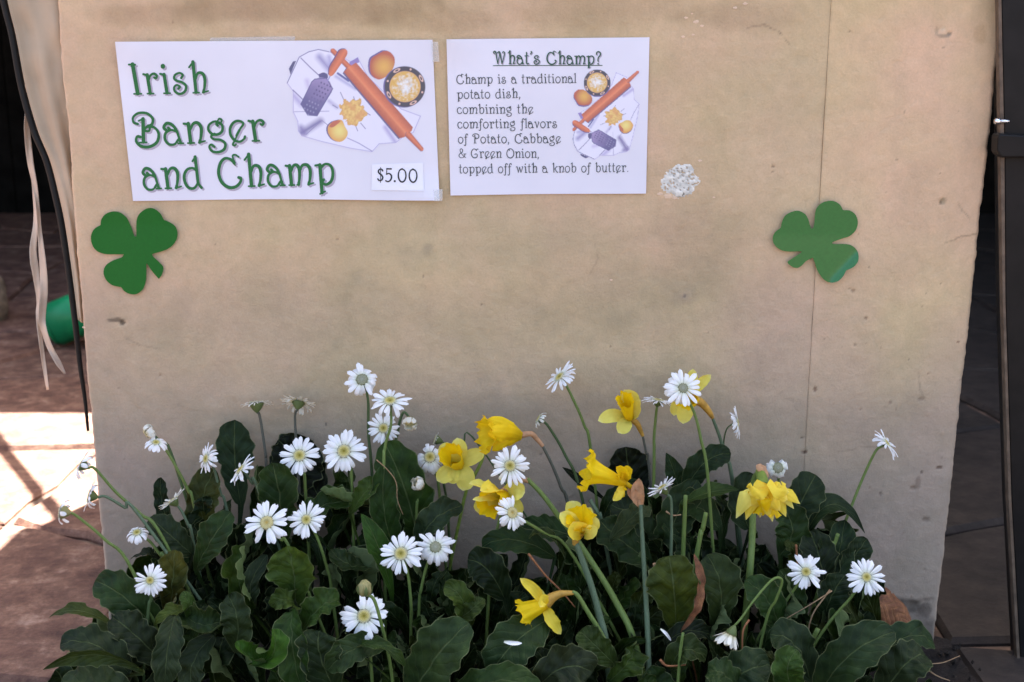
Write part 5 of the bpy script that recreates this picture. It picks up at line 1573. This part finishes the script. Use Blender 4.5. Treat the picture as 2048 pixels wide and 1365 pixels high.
daisy(888, 962, 20, .045, (.1, .9), 105, 'spread', [(893, 1000, .04), (896, 1030, .04)], 'pale shrivelled daisy under the dull yellow daffodil', 'faded_petal', n=9, dr=.3, smat='stem_dark', gap=(0, 1, 1.2))

# the round unopened bud
bd = empty('daisy_bud', P(785, 1365, .27)); bd.location.z = GZ; tag(bd, 'round yellowish unopened bud above the lowest left daisy', 'flower bud')
c = P(729, 1177, .28)
lump('bud', c, 0.0098, M['calyx_yellow'], bd, 3, (1, 1, 1.1), 12)
for i in range(10):
    a = 2 * math.pi * i / 10
    q = [c + Vector((math.cos(a) * r, math.sin(a) * r, z)) for r, z in ((.004, -.0105), (.0092, -.006), (.0106, .000), (.0088, .0062))]
    blade('bract', catmull(q, 3), .0048, Vector((math.cos(a), math.sin(a), .1)), M['calyx_yellow' if i % 2 else 'calyx'], bd, 'petal', -.1, 0, seed=i, cols=4)
tube('stem', catmull([c + Vector((0.003, 0, -.009)), P(748, 1200, .28), P(762, 1245, .28), P(775, 1300, .27), P(786, 1370, .26), Vector((P(795, 1420, .25).x, -.25, GZ))], 6), .0022, M['stem_light'], bd, 8)

# ------------------------------------------------------------------ daffodils
def trumpet(parent, axis_px, r0, r1, seed, mat='corona', frill=.16, flare=.25, rows=14, sq=1.0, na=40, teeth=1.0):
    """axis_px: [(u, v, Y), ...] base to mouth; r0, r1 radii in pixels"""
    pts = catmull([P(*a) for a in axis_px], 6) if len(axis_px) > 2 else [P(*axis_px[0]).lerp(P(*axis_px[1]), i / 12) for i in range(13)]
    m = len(pts); s = PX(pts[0]); V = []; UVs = []
    r = random.Random(seed); ph = [r.uniform(0, 6.28) for _ in range(4)]
    ref = Vector((0, -1, .2))
    jag = [r.uniform(-.5, 1) for _ in range(na)]
    for i, p in enumerate(pts):
        t = i / (m - 1)
        T = (pts[min(i + 1, m - 1)] - pts[max(i - 1, 0)]).normalized()
        a = (ref - T * ref.dot(T)).normalized(); b_ = T.cross(a)
        rad = 0.0002 if i == 0 else (r0 + (r1 - r0) * (t ** 1.25) + flare * r1 * max(0, t - .8) * 5 * .35) * s
        for j in range(na):
            an = 2 * math.pi * j / na
            k_ = 1 + frill * t * t * (math.sin(an * 6 + ph[0]) * .6 + math.sin(an * 11 + ph[1]) * .5) + .03 * math.sin(an * 6 + ph[2])
            ext = T * (rad * .16 * teeth * (jag[j] if i == m - 1 else 0)) + T * (rad * .10 * t * t * math.sin(an * 6 + ph[3]))
            V.append(p + (a * math.cos(an) + b_ * math.sin(an) * sq) * rad * k_ + ext)
            UVs.append((t, math.sin(an * 9)))
    Fs = grid_faces(m, na, True)
    me = mesh_np('corona', [tuple(v) for v in V], Fs, uv=UVs)
    return new_obj('corona', me, M[mat], parent)


def dpetal(parent, pts, wpx, seed, mat='pale_yellow_petal', n=(0, -1, .3), cup=.15, ripple=.05, twist=0, prof='petal', curl=0, roll=0):
    p3 = catmull([P(*a) for a in pts], 6)
    return blade('petal', p3, wpx * PX(p3[0]), n, M[mat], parent, prof, cup, ripple, twist, seed, 0, curl=curl, roll=roll, cols=9)


def dstem(parent, pts, w0, w1, mat='stem_light', to_ground=True, name='stem'):
    q = [P(*a) for a in pts]
    if to_ground:
        d = q[-1] - q[-2]; g = q[-1].copy(); h = g.z - GZ
        if h > .01: g = Vector((g.x + max(-.5, min(.5, d.x / max(1e-3, -d.z))) * h * .5, g.y, GZ)); q.append(g)
    c = catmull(q, 6); m = len(c); s = PX(q[0])
    return tube(name, c, [(w0 + (w1 - w0) * i / m) * s / 2 for i in range(m)], M[mat], parent, 10)


def daffodil(u, v, Y, label, loc=None):
    g = P(u, v, Y); g.z = GZ
    e = empty('daffodil', g); tag(e, label, 'daffodil', 'yellow daffodils in the flower bed')
    return e


# F1 closed golden trumpet in profile, mouth to the left
e = daffodil(1135, 1005, .06, 'golden daffodil in profile with a wide ragged trumpet, directly above the big round daisy')
trumpet(e, [(1046, 872, .09), (1020, 869, .10), (985, 868, .11), (970, 869, .115)], 4, 34, 5, 'golden_petal', .10, .15, teeth=1.5)
dpetal(e, [(1044, 872, .10), (1010, 852, .115), (976, 838, .12)], 30, 1, 'golden_petal', (0, -1, .5), -.1, .10)
dpetal(e, [(1044, 874, .10), (1012, 868, .125), (975, 866, .135)], 36, 2, 'golden_petal', (0, -1, .1), -.15, .10)
dpetal(e, [(1044, 876, .10), (1012, 886, .115), (984, 902, .12)], 28, 3, 'golden_petal', (0, -1, -.3), -.1, .10)
dstem(e, [(1042, 871, .09), (1062, 868, .085), (1075, 880, .08), (1086, 893, .08)], 13, 7, 'papery_brown', False, 'spathe')
dstem(e, [(1084, 890, .08), (1104, 930, .075), (1122, 975, .07), (1140, 1030, .06)], 6, 8, 'stem_faint')
# F2 dull yellow facing the camera
e = daffodil(930, 1010, .06, 'dull pale daffodil facing the viewer, immediately right of the droopy daisy')
cc = (913, 925, .10)
dpetal(e, [(915, 925, .09), (918, 900, .095), (914, 876, .09)], 34, 11, n=(0, -1, .1), cup=.1)
dpetal(e, [(920, 928, .09), (944, 915, .09), (968, 904, .08)], 32, 12, n=(0, -1, .2), cup=.15, twist=.5)
dpetal(e, [(918, 932, .09), (930, 955, .10), (926, 982, .10)], 40, 13, n=(0, -1, .3), cup=.1)
dpetal(e, [(908, 935, .09), (892, 948, .10), (874, 962, .10)], 34, 14, n=(0, -1, .2), cup=.1)
dpetal(e, [(904, 925, .09), (888, 905, .09), (896, 885, .085)], 24, 15, n=(0, -1, .2), cup=.1)
dpetal(e, [(914, 936, .095), (905, 955, .10), (898, 966, .10)], 26, 16, n=(0, -1, .2), cup=.1)
trumpet(e, [(918, 932, .085), (908, 920, .105), (901, 910, .118)], 12, 23, 17, 'corona', .12, .15)
dstem(e, [(925, 925, .085), (955, 905, .06), (967, 900, .05), (962, 925, .055), (945, 960, .06), (928, 1000, .06)], 8, 7, 'tube_green')
# F3 pale, facing left and down, behind the lopsided daisy
e = daffodil(1265, 1280, .22, 'pale daffodil behind the lopsided daisy, its thick stem arching down to the right')
dpetal(e, [(1000, 992, .15), (968, 974, .17), (938, 968, .18)], 28, 21, n=(0, -.4, 1), cup=.1, curl=.2)
dpetal(e, [(1010, 990, .15), (1030, 982, .17), (1050, 985, .17)], 38, 22, n=(-.2, -1, .3), cup=.2)
dpetal(e, [(1000, 1000, .16), (972, 1010, .18), (958, 1028, .18)], 44, 23, n=(.2, -1, .3), cup=.15)
dpetal(e, [(1002, 998, .16), (972, 998, .19), (945, 1000, .2)], 16, 24, n=(0, -.6, 1), cup=.1)
dpetal(e, [(1012, 1000, .16), (1030, 1010, .17), (1040, 1032, .17)], 28, 25, n=(0, -1, .3), cup=.15)
dpetal(e, [(1004, 986, .15), (985, 976, .19), (960, 982, .2)], 30, 26, 'yellow_petal', n=(0, -.7, .8), cup=.2)
dpetal(e, [(1000, 1005, .16), (985, 1020, .17), (985, 1036, .18)], 34, 28, 'yellow_petal', n=(0, -1, .4), cup=.15)
trumpet(e, [(1010, 992, .15), (992, 1000, .18), (978, 1008, .20)], 14, 24, 27, 'corona', .2, .4)
dstem(e, [(1005, 985, .155), (1030, 966, .15), (1046, 960, .15), (1060, 963, .15)], 16, 9, 'papery_brown', False, 'spathe')
dstem(e, [(1054, 958, .15), (1085, 990, .155), (1115, 1030, .16), (1150, 1075, .17), (1200, 1150, .19), (1235, 1210, .20), (1268, 1282, .22)], 9, 15, 'stem_light')
# F4 cup-shaped, looking up
e = daffodil(1235, 1330, .24, 'pale cup-shaped daffodil with open petals in front of the bed centre')
for i, (pt, w, mt, nn) in enumerate((([(1158, 1050, .20), (1148, 1025, .19), (1146, 1002, .17)], 34, 'pale_yellow_petal', (0, -1, .4)),
                                     ([(1160, 1055, .20), (1135, 1040, .22), (1120, 1026, .22)], 32, 'pale_yellow_petal', (.4, -1, .5)),
                                     ([(1165, 1060, .20), (1185, 1048, .21), (1198, 1040, .21)], 36, 'pale_yellow_petal', (-.4, -1, .5)),
                                     ([(1165, 1068, .20), (1152, 1056, .235), (1146, 1044, .24)], 42, 'yellow_petal', (.1, -1, .3)),
                                     ([(1168, 1070, .20), (1180, 1060, .23), (1178, 1050, .235)], 32, 'pale_yellow_petal', (-.2, -1, .4)),
                                     ([(1162, 1050, .20), (1172, 1030, .19), (1170, 1016, .18)], 28, 'pale_yellow_petal', (0, -1, .4)))):
    dpetal(e, pt, w, 31 + i, mt, nn, cup=.25)
trumpet(e, [(1162, 1062, .20), (1162, 1048, .215), (1161, 1036, .225)], 8, 24, 38, 'corona', .2, .4)
dstem(e, [(1160, 1064, .20), (1152, 1078, .20), (1150, 1090, .20)], 22, 10, 'tube_tan', False, 'spathe')
dstem(e, [(1152, 1086, .20), (1168, 1130, .205), (1185, 1180, .21), (1200, 1235, .22), (1212, 1290, .23)], 12, 16, 'stem_grey')
# F5 pale with small crown, upper centre
e = daffodil(1300, 960, .04, 'pale daffodil high against the wall with one petal stretched to the left')
dpetal(e, [(1256, 820, .06), (1258, 798, .065), (1248, 780, .07)], 40, 41, n=(0, -1, .1), cup=.25)
dpetal(e, [(1254, 836, .06), (1225, 832, .08), (1196, 842, .085)], 28, 42, n=(0, -1, .5), cup=.1)
dpetal(e, [(1256, 838, .065), (1248, 852, .08), (1236, 866, .085)], 30, 43, n=(0, -1, .3), cup=.1)
dpetal(e, [(1262, 836, .06), (1274, 820, .07), (1281, 800, .08)], 26, 44, n=(-.5, -1, .2), cup=.2, twist=.4)
trumpet(e, [(1258, 836, .06), (1254, 818, .075), (1250, 800, .085)], 12, 19, 45, 'corona', .14, .3, sq=.8)
dstem(e, [(1260, 836, .06), (1274, 848, .055), (1281, 862, .05), (1286, 873, .05)], 15, 6, 'tube_tan', False, 'spathe')
dstem(e, [(1285, 870, .05), (1292, 905, .045), (1300, 955, .04)], 5, 6, 'stem_faint')
# F6 golden trumpet in profile, lower
e = daffodil(1296, 1365, .24, 'golden daffodil with long flaring trumpet pointing left on the tallest straight stalk')
trumpet(e, [(1252, 967, .17), (1232, 960, .175), (1205, 950, .18), (1184, 944, .18), (1176, 942, .18)], 7, 34, 51, 'corona', .14, .6, teeth=1.6)
dpetal(e, [(1250, 962, .17), (1242, 942, .185), (1232, 934, .19)], 26, 52, 'golden_petal', (0, -1, .2), .2, .12, curl=.3)
dpetal(e, [(1248, 965, .17), (1252, 945, .18), (1244, 936, .18)], 24, 53, 'golden_petal', (.3, -1, .2), .2, .12)
dpetal(e, [(1244, 970, .175), (1238, 988, .185), (1226, 1002, .19)], 18, 54, 'yellow_petal', (0, -1, .2), .2, .15, prof='petal')
dpetal(e, [(1244, 972, .175), (1244, 984, .18), (1250, 985, .18)], 22, 55, 'golden_petal', (0, -1, .2), .2, .15)
dstem(e, [(1240, 962, .17), (1252, 968, .17), (1264, 976, .17)], 13, 9, 'golden_petal', False, 'flower_tube')
dpetal(e, [(1280, 1010, .165), (1274, 985, .17), (1278, 957, .17)], 27, 56, 'papery_brown', (0, -1, .1), .35, .12, prof='petal')
dpetal(e, [(1276, 1004, .165), (1264, 985, .17), (1258, 974, .17)], 20, 57, 'papery_brown', (0, -1, .3), .2, .1)
dstem(e, [(1277, 1000, .165), (1281, 1015, .168)], 9, 8.5, 'papery_brown', False, 'spathe')
dstem(e, [(1281, 1010, .168), (1286, 1100, .185), (1292, 1200, .21), (1296, 1290, .23), (1299, 1420, .25)], 8, 14, 'stem_grey')
# F7 hidden behind the highest right daisy
e = daffodil(1465, 970, .05, 'daffodil hidden behind the highest right daisy, petal tips showing')
dpetal(e, [(1378, 790, .08), (1382, 765, .08), (1386, 738, .08)], 26, 61, n=(0, -1, .1))
dpetal(e, [(1384, 788, .08), (1400, 768, .08), (1422, 750, .08)], 22, 62, n=(0, -1, .1))
dpetal(e, [(1376, 796, .08), (1370, 820, .085), (1366, 848, .085)], 34, 63, n=(0, -1, .2))
dpetal(e, [(1370, 796, .08), (1352, 812, .08), (1348, 832, .08)], 22, 64, n=(0, -1, .2))
trumpet(e, [(1382, 795, .08), (1374, 795, .10)], 14, 22, 65, 'corona')
dstem(e, [(1382, 797, .075), (1402, 806, .07), (1418, 824, .065), (1425, 836, .06)], 22, 7, 'tube_tan', False, 'spathe')
dstem(e, [(1424, 834, .06), (1440, 876, .055), (1452, 920, .05), (1466, 970, .05)], 6, 10, 'stem_grey')
# F8 double daffodil hanging its head
e = daffodil(1497, 1200, .16, 'full double daffodil hanging down, largest yellow bloom, on the right')
rg = random.Random(5)
outer_ = [((1472, 1037), 30), ((1492, 1040), 28), ((1545, 1044), 30), ((1572, 1034), 30), ((1588, 1018), 22), ((1600, 1008), 24), ((1520, 1036), 24)]
for i, ((tu, tv), w) in enumerate(outer_):
    mu = 1532 + (tu - 1532) * .62; mv = 975 + (tv - 975) * .30
    dpetal(e, [(1532 + (tu - 1532) * .12, 970, .165), (mu, mv, .195), (tu, tv, .19 + rg.uniform(-.01, .01))], w * 1.25, 70 + i, 'yellow_petal' if i % 2 else 'pale_yellow_petal', ((tu - 1532) * .006, -1, .5), -.15, .05, prof='point')
for i, (tu, tv, w, mt) in enumerate(((1500, 1012, 44, 'yellow_petal'), (1545, 992, 62, 'yellow_petal'), (1575, 1000, 40, 'yellow_petal'), (1525, 1018, 30, 'corona'), (1550, 1022, 26, 'corona'), (1538, 1034, 26, 'yellow_petal'), (1560, 1022, 30, 'yellow_petal'),
                                     (1512, 1000, 36, 'yellow_petal'), (1534, 1024, 24, 'corona'), (1498, 990, 40, 'yellow_petal'), (1578, 985, 40, 'yellow_petal'))):
    dpetal(e, [(1536 + (tu - 1536) * .3, 972, .17), ((tu + 1534) / 2, (tv + 968) / 2, .20 + .003 * i), (tu, tv, .198 + .003 * i)], w, 90 + i, mt, ((tu - 1532) * .01, -1, .4 + .1 * (i % 3)), -.2, .08)
trumpet(e, [(1535, 985, .18), (1534, 1005, .19), (1532, 1026, .195)], 10, 22, 99, 'corona', .3, .3, teeth=2)
dstem(e, [(1528, 974, .165), (1522, 950, .14), (1518, 942, .13)], 26, 14, 'tube_green', False, 'flower_tube')
dpetal(e, [(1536, 955, .14), (1526, 938, .14), (1512, 932, .14)], 22, 111, 'papery_brown', (0, -.7, .7), -.3, .1)
dstem(e, [(1520, 944, .13), (1509, 960, .12), (1506, 1000, .125), (1504, 1080, .14), (1497, 1172, .16)], 13, 15, 'stem_light')
# F9 profile, lower centre, on an arched tube
e = daffodil(1235, 1340, .25, 'lemon yellow daffodil in profile at the bottom centre, facing lower left on an arched stem')
dpetal(e, [(1086, 1208, .25), (1068, 1180, .26), (1040, 1157, .26)], 22, 121, 'yellow_petal', (.4, -1, .2), .2, .1)
dpetal(e, [(1088, 1212, .25), (1102, 1240, .26), (1122, 1269, .26)], 26, 122, 'yellow_petal', (.3, -1, .2), .2, .14, twist=.3)
dpetal(e, [(1090, 1215, .24), (1096, 1232, .22), (1104, 1248, .21)], 24, 123, 'pale_yellow_petal', (.3, -1, .2), .2, .1)
dpetal(e, [(1088, 1206, .24), (1080, 1190, .22), (1066, 1172, .22)], 18, 124, 'pale_yellow_petal', (.3, -1, .2), .2, .1)
dpetal(e, [(1092, 1210, .265), (1085, 1200, .285), (1080, 1215, .295)], 24, 125, 'yellow_petal', (.5, -1, .2), .2, .1)
trumpet(e, [(1092, 1206, .25), (1075, 1214, .255), (1056, 1222, .26), (1048, 1226, .26)], 12, 24, 126, 'corona', .16, .5, teeth=1.8)
dstem(e, [(1092, 1206, .25), (1104, 1196, .25), (1122, 1188, .25), (1148, 1186, .25)], 26, 7, 'tube_tan', False, 'flower_tube')
dstem(e, [(1144, 1184, .25), (1156, 1192, .25), (1176, 1225, .25), (1202, 1268, .25), (1222, 1320, .25)], 8, 12, 'stem_light')

# ------------------------------------------------------------------ cut stalks, twigs, fallen petal, dry grass
for lab, pts, w0, w1, mt in (('short cut green stalk standing left of the double daffodil stem', [(1412, 1026, .17), (1405, 1060, .17), (1396, 1096, .17)], 9, 11, 'stem_light'),
                             ('cut green stalk, taller of the two beside the upturned side-on daisy', [(1371, 991, .16), (1369, 1040, .16), (1366, 1110, .16)], 8, 10, 'stem_light'),
                             ('thin pale stalk at the bottom edge right of the tall straight stalk', [(1366, 1266, .27), (1360, 1310, .27), (1354, 1400, .27)], 6, 8, 'stem_light'),
                             ('slanting green stalk end among the lower right leaves', [(1636, 1258, .22), (1618, 1295, .22), (1604, 1330, .22)], 10, 9, 'stem_light'),
                             ('green stalk stub below the long slanting stem at right', [(1676, 1068, .13), (1668, 1090, .13), (1658, 1112, .13)], 8, 9, 'stem_light'),
                             ('slim green stalk between the paired side leaves at upper centre', [(1180, 1000, .09), (1196, 1028, .10), (1206, 1060, .10)], 8, 9, 'stem_grey')):
    q = [P(*a) for a in pts]; dq = q[-1] - q[-2]; g = q[-1] + dq * ((GZ - q[-1].z) / min(-1e-3, dq.z)) * .6; g.z = GZ
    s = PX(q[0])
    c = catmull(q + [Vector((g.x, g.y, GZ))], 5)
    o = tube('cut_stalk', c, [(w0 + (w1 - w0) * i / len(c)) * s / 2 for i in range(len(c))], M[mt], None, 8)
    tag(o, lab, 'stalk')


def strand(name, pts, w, mat, lab, cat):
    c = catmull([P(*a) for a in pts], 6)
    o = tube(name, c, [w * PX(c[0]) / 2 * (1 - .5 * i / len(c)) for i in range(len(c))], M[mat], None, 5)
    tag(o, lab, cat, 'dry twigs and grass among the leaves')


strand('twig', [(1057, 1108, .22), (1090, 1150, .22), (1120, 1180, .22), (1150, 1215, .21)], 5, 'twig', 'rusty straight twig above the lemon yellow profile daffodil', 'twig')
strand('twig', [(1592, 1090, .15), (1594, 1120, .15), (1598, 1150, .15)], 5, 'twig', 'short orange twig poking up behind the left low right-hand daisy', 'twig')
strand('twig', [(1308, 1127, .22), (1312, 1145, .22), (1316, 1160, .22)], 7, 'dry_grass', 'short pale twig left of the browned leaf', 'twig')
strand('dry_grass_blade', [(1660, 1180, .20), (1625, 1230, .21), (1614, 1280, .21), (1612, 1320, .22), (1590, 1375, .22)], 3.6, 'dry_grass', 'long curved dry grass blade falling through the lower right leaves', 'grass blade')
strand('dry_grass_blade', [(1664, 1182, .20), (1620, 1210, .21), (1568, 1240, .21)], 3, 'dry_grass', 'straight dry grass blade crossing from the lower right pair of daisies', 'grass blade')
strand('dry_grass_blade', [(1600, 1270, .235), (1606, 1320, .24), (1580, 1375, .24)], 3, 'dry_grass', 'thin dry grass blade at the bottom edge on the right', 'grass blade')
strand('twig', [(1498, 1240, .255), (1486, 1262, .26), (1484, 1300, .26), (1482, 1322, .26)], 5, 'twig', 'brown twig beside the closed drooping daisy', 'twig')
strand('twig', [(1320, 1320, .27), (1335, 1332, .27), (1372, 1330, .27)], 6, 'twig', 'curved reddish twig near the bottom centre right', 'twig')
strand('dry_grass_blade', [(1830, 1320, .12), (1870, 1350, .12), (1900, 1362, .12)], 4, 'dry_grass', 'dry grass blade at the right corner of the wall foot', 'grass blade')
strand('dry_grass_blade', [(1800, 1345, .14), (1840, 1330, .14), (1884, 1326, .12), (1920, 1312, .1)], 3, 'dry_grass', 'pale dry stalk poking past the right end of the wall', 'grass blade')
strand('twig', [(1332, 1023, .17), (1345, 1031, .17), (1362, 1030, .17)], 4, 'dry_grass', 'pale curled tendril crossing the stem of the upturned side-on daisy', 'twig')
strand('dry_grass_blade', [(753, 920, .13), (775, 940, .13), (792, 965, .13), (795, 1000, .13), (806, 1030, .13)], 2.4, 'dry_grass', 'fine pale thread of grass over the broad leaf at upper left', 'grass blade')
for (pts, w, lab) in (([(1008, 1284, .315), (1025, 1287, .32), (1044, 1287, .318)], 9, 'single fallen white petal lying on a leaf at the bottom centre'),
                      ([(1321, 1258, .25), (1332, 1268, .255), (1342, 1282, .25)], 7, 'fallen pale petal lying below the browned leaf')):
    o = blade('fallen_petal', catmull([P(*a) for a in pts], 6), w * .0006, (0, -.8, .6), M['white_petal'], None, 'petal', .2, 0, seed=2)
    tag(o, lab, 'petal')
# small clods and bits of litter on the soil, the paving edge and round the wall foot
V = []; Fs = []
rl = random.Random(4)
for i in range(420):
    x = rl.uniform(-.66, .70); y = -rl.random() ** 1.3 * .5; r_ = rl.uniform(.002, .007)
    c = Vector((x, y, GZ + .014 + r_ * .3)); k0 = len(V)
    for d in ((1, 0, 0), (0, 1, 0), (-1, 0, 0), (0, -1, 0), (0, 0, 1), (0, 0, -1)):
        V.append(c + Vector(d) * r_ * rl.uniform(.6, 1.3))
    for a, b_ in ((0, 1), (1, 2), (2, 3), (3, 0)):
        Fs.append((k0 + a, k0 + b_, k0 + 4)); Fs.append((k0 + b_, k0 + a, k0 + 5))
tag(new_obj('soil_clods', mesh_py('soil_clods', V, Fs), M['soil']), 'small dark clods of soil scattered over the flower bed', 'soil', kind='stuff')
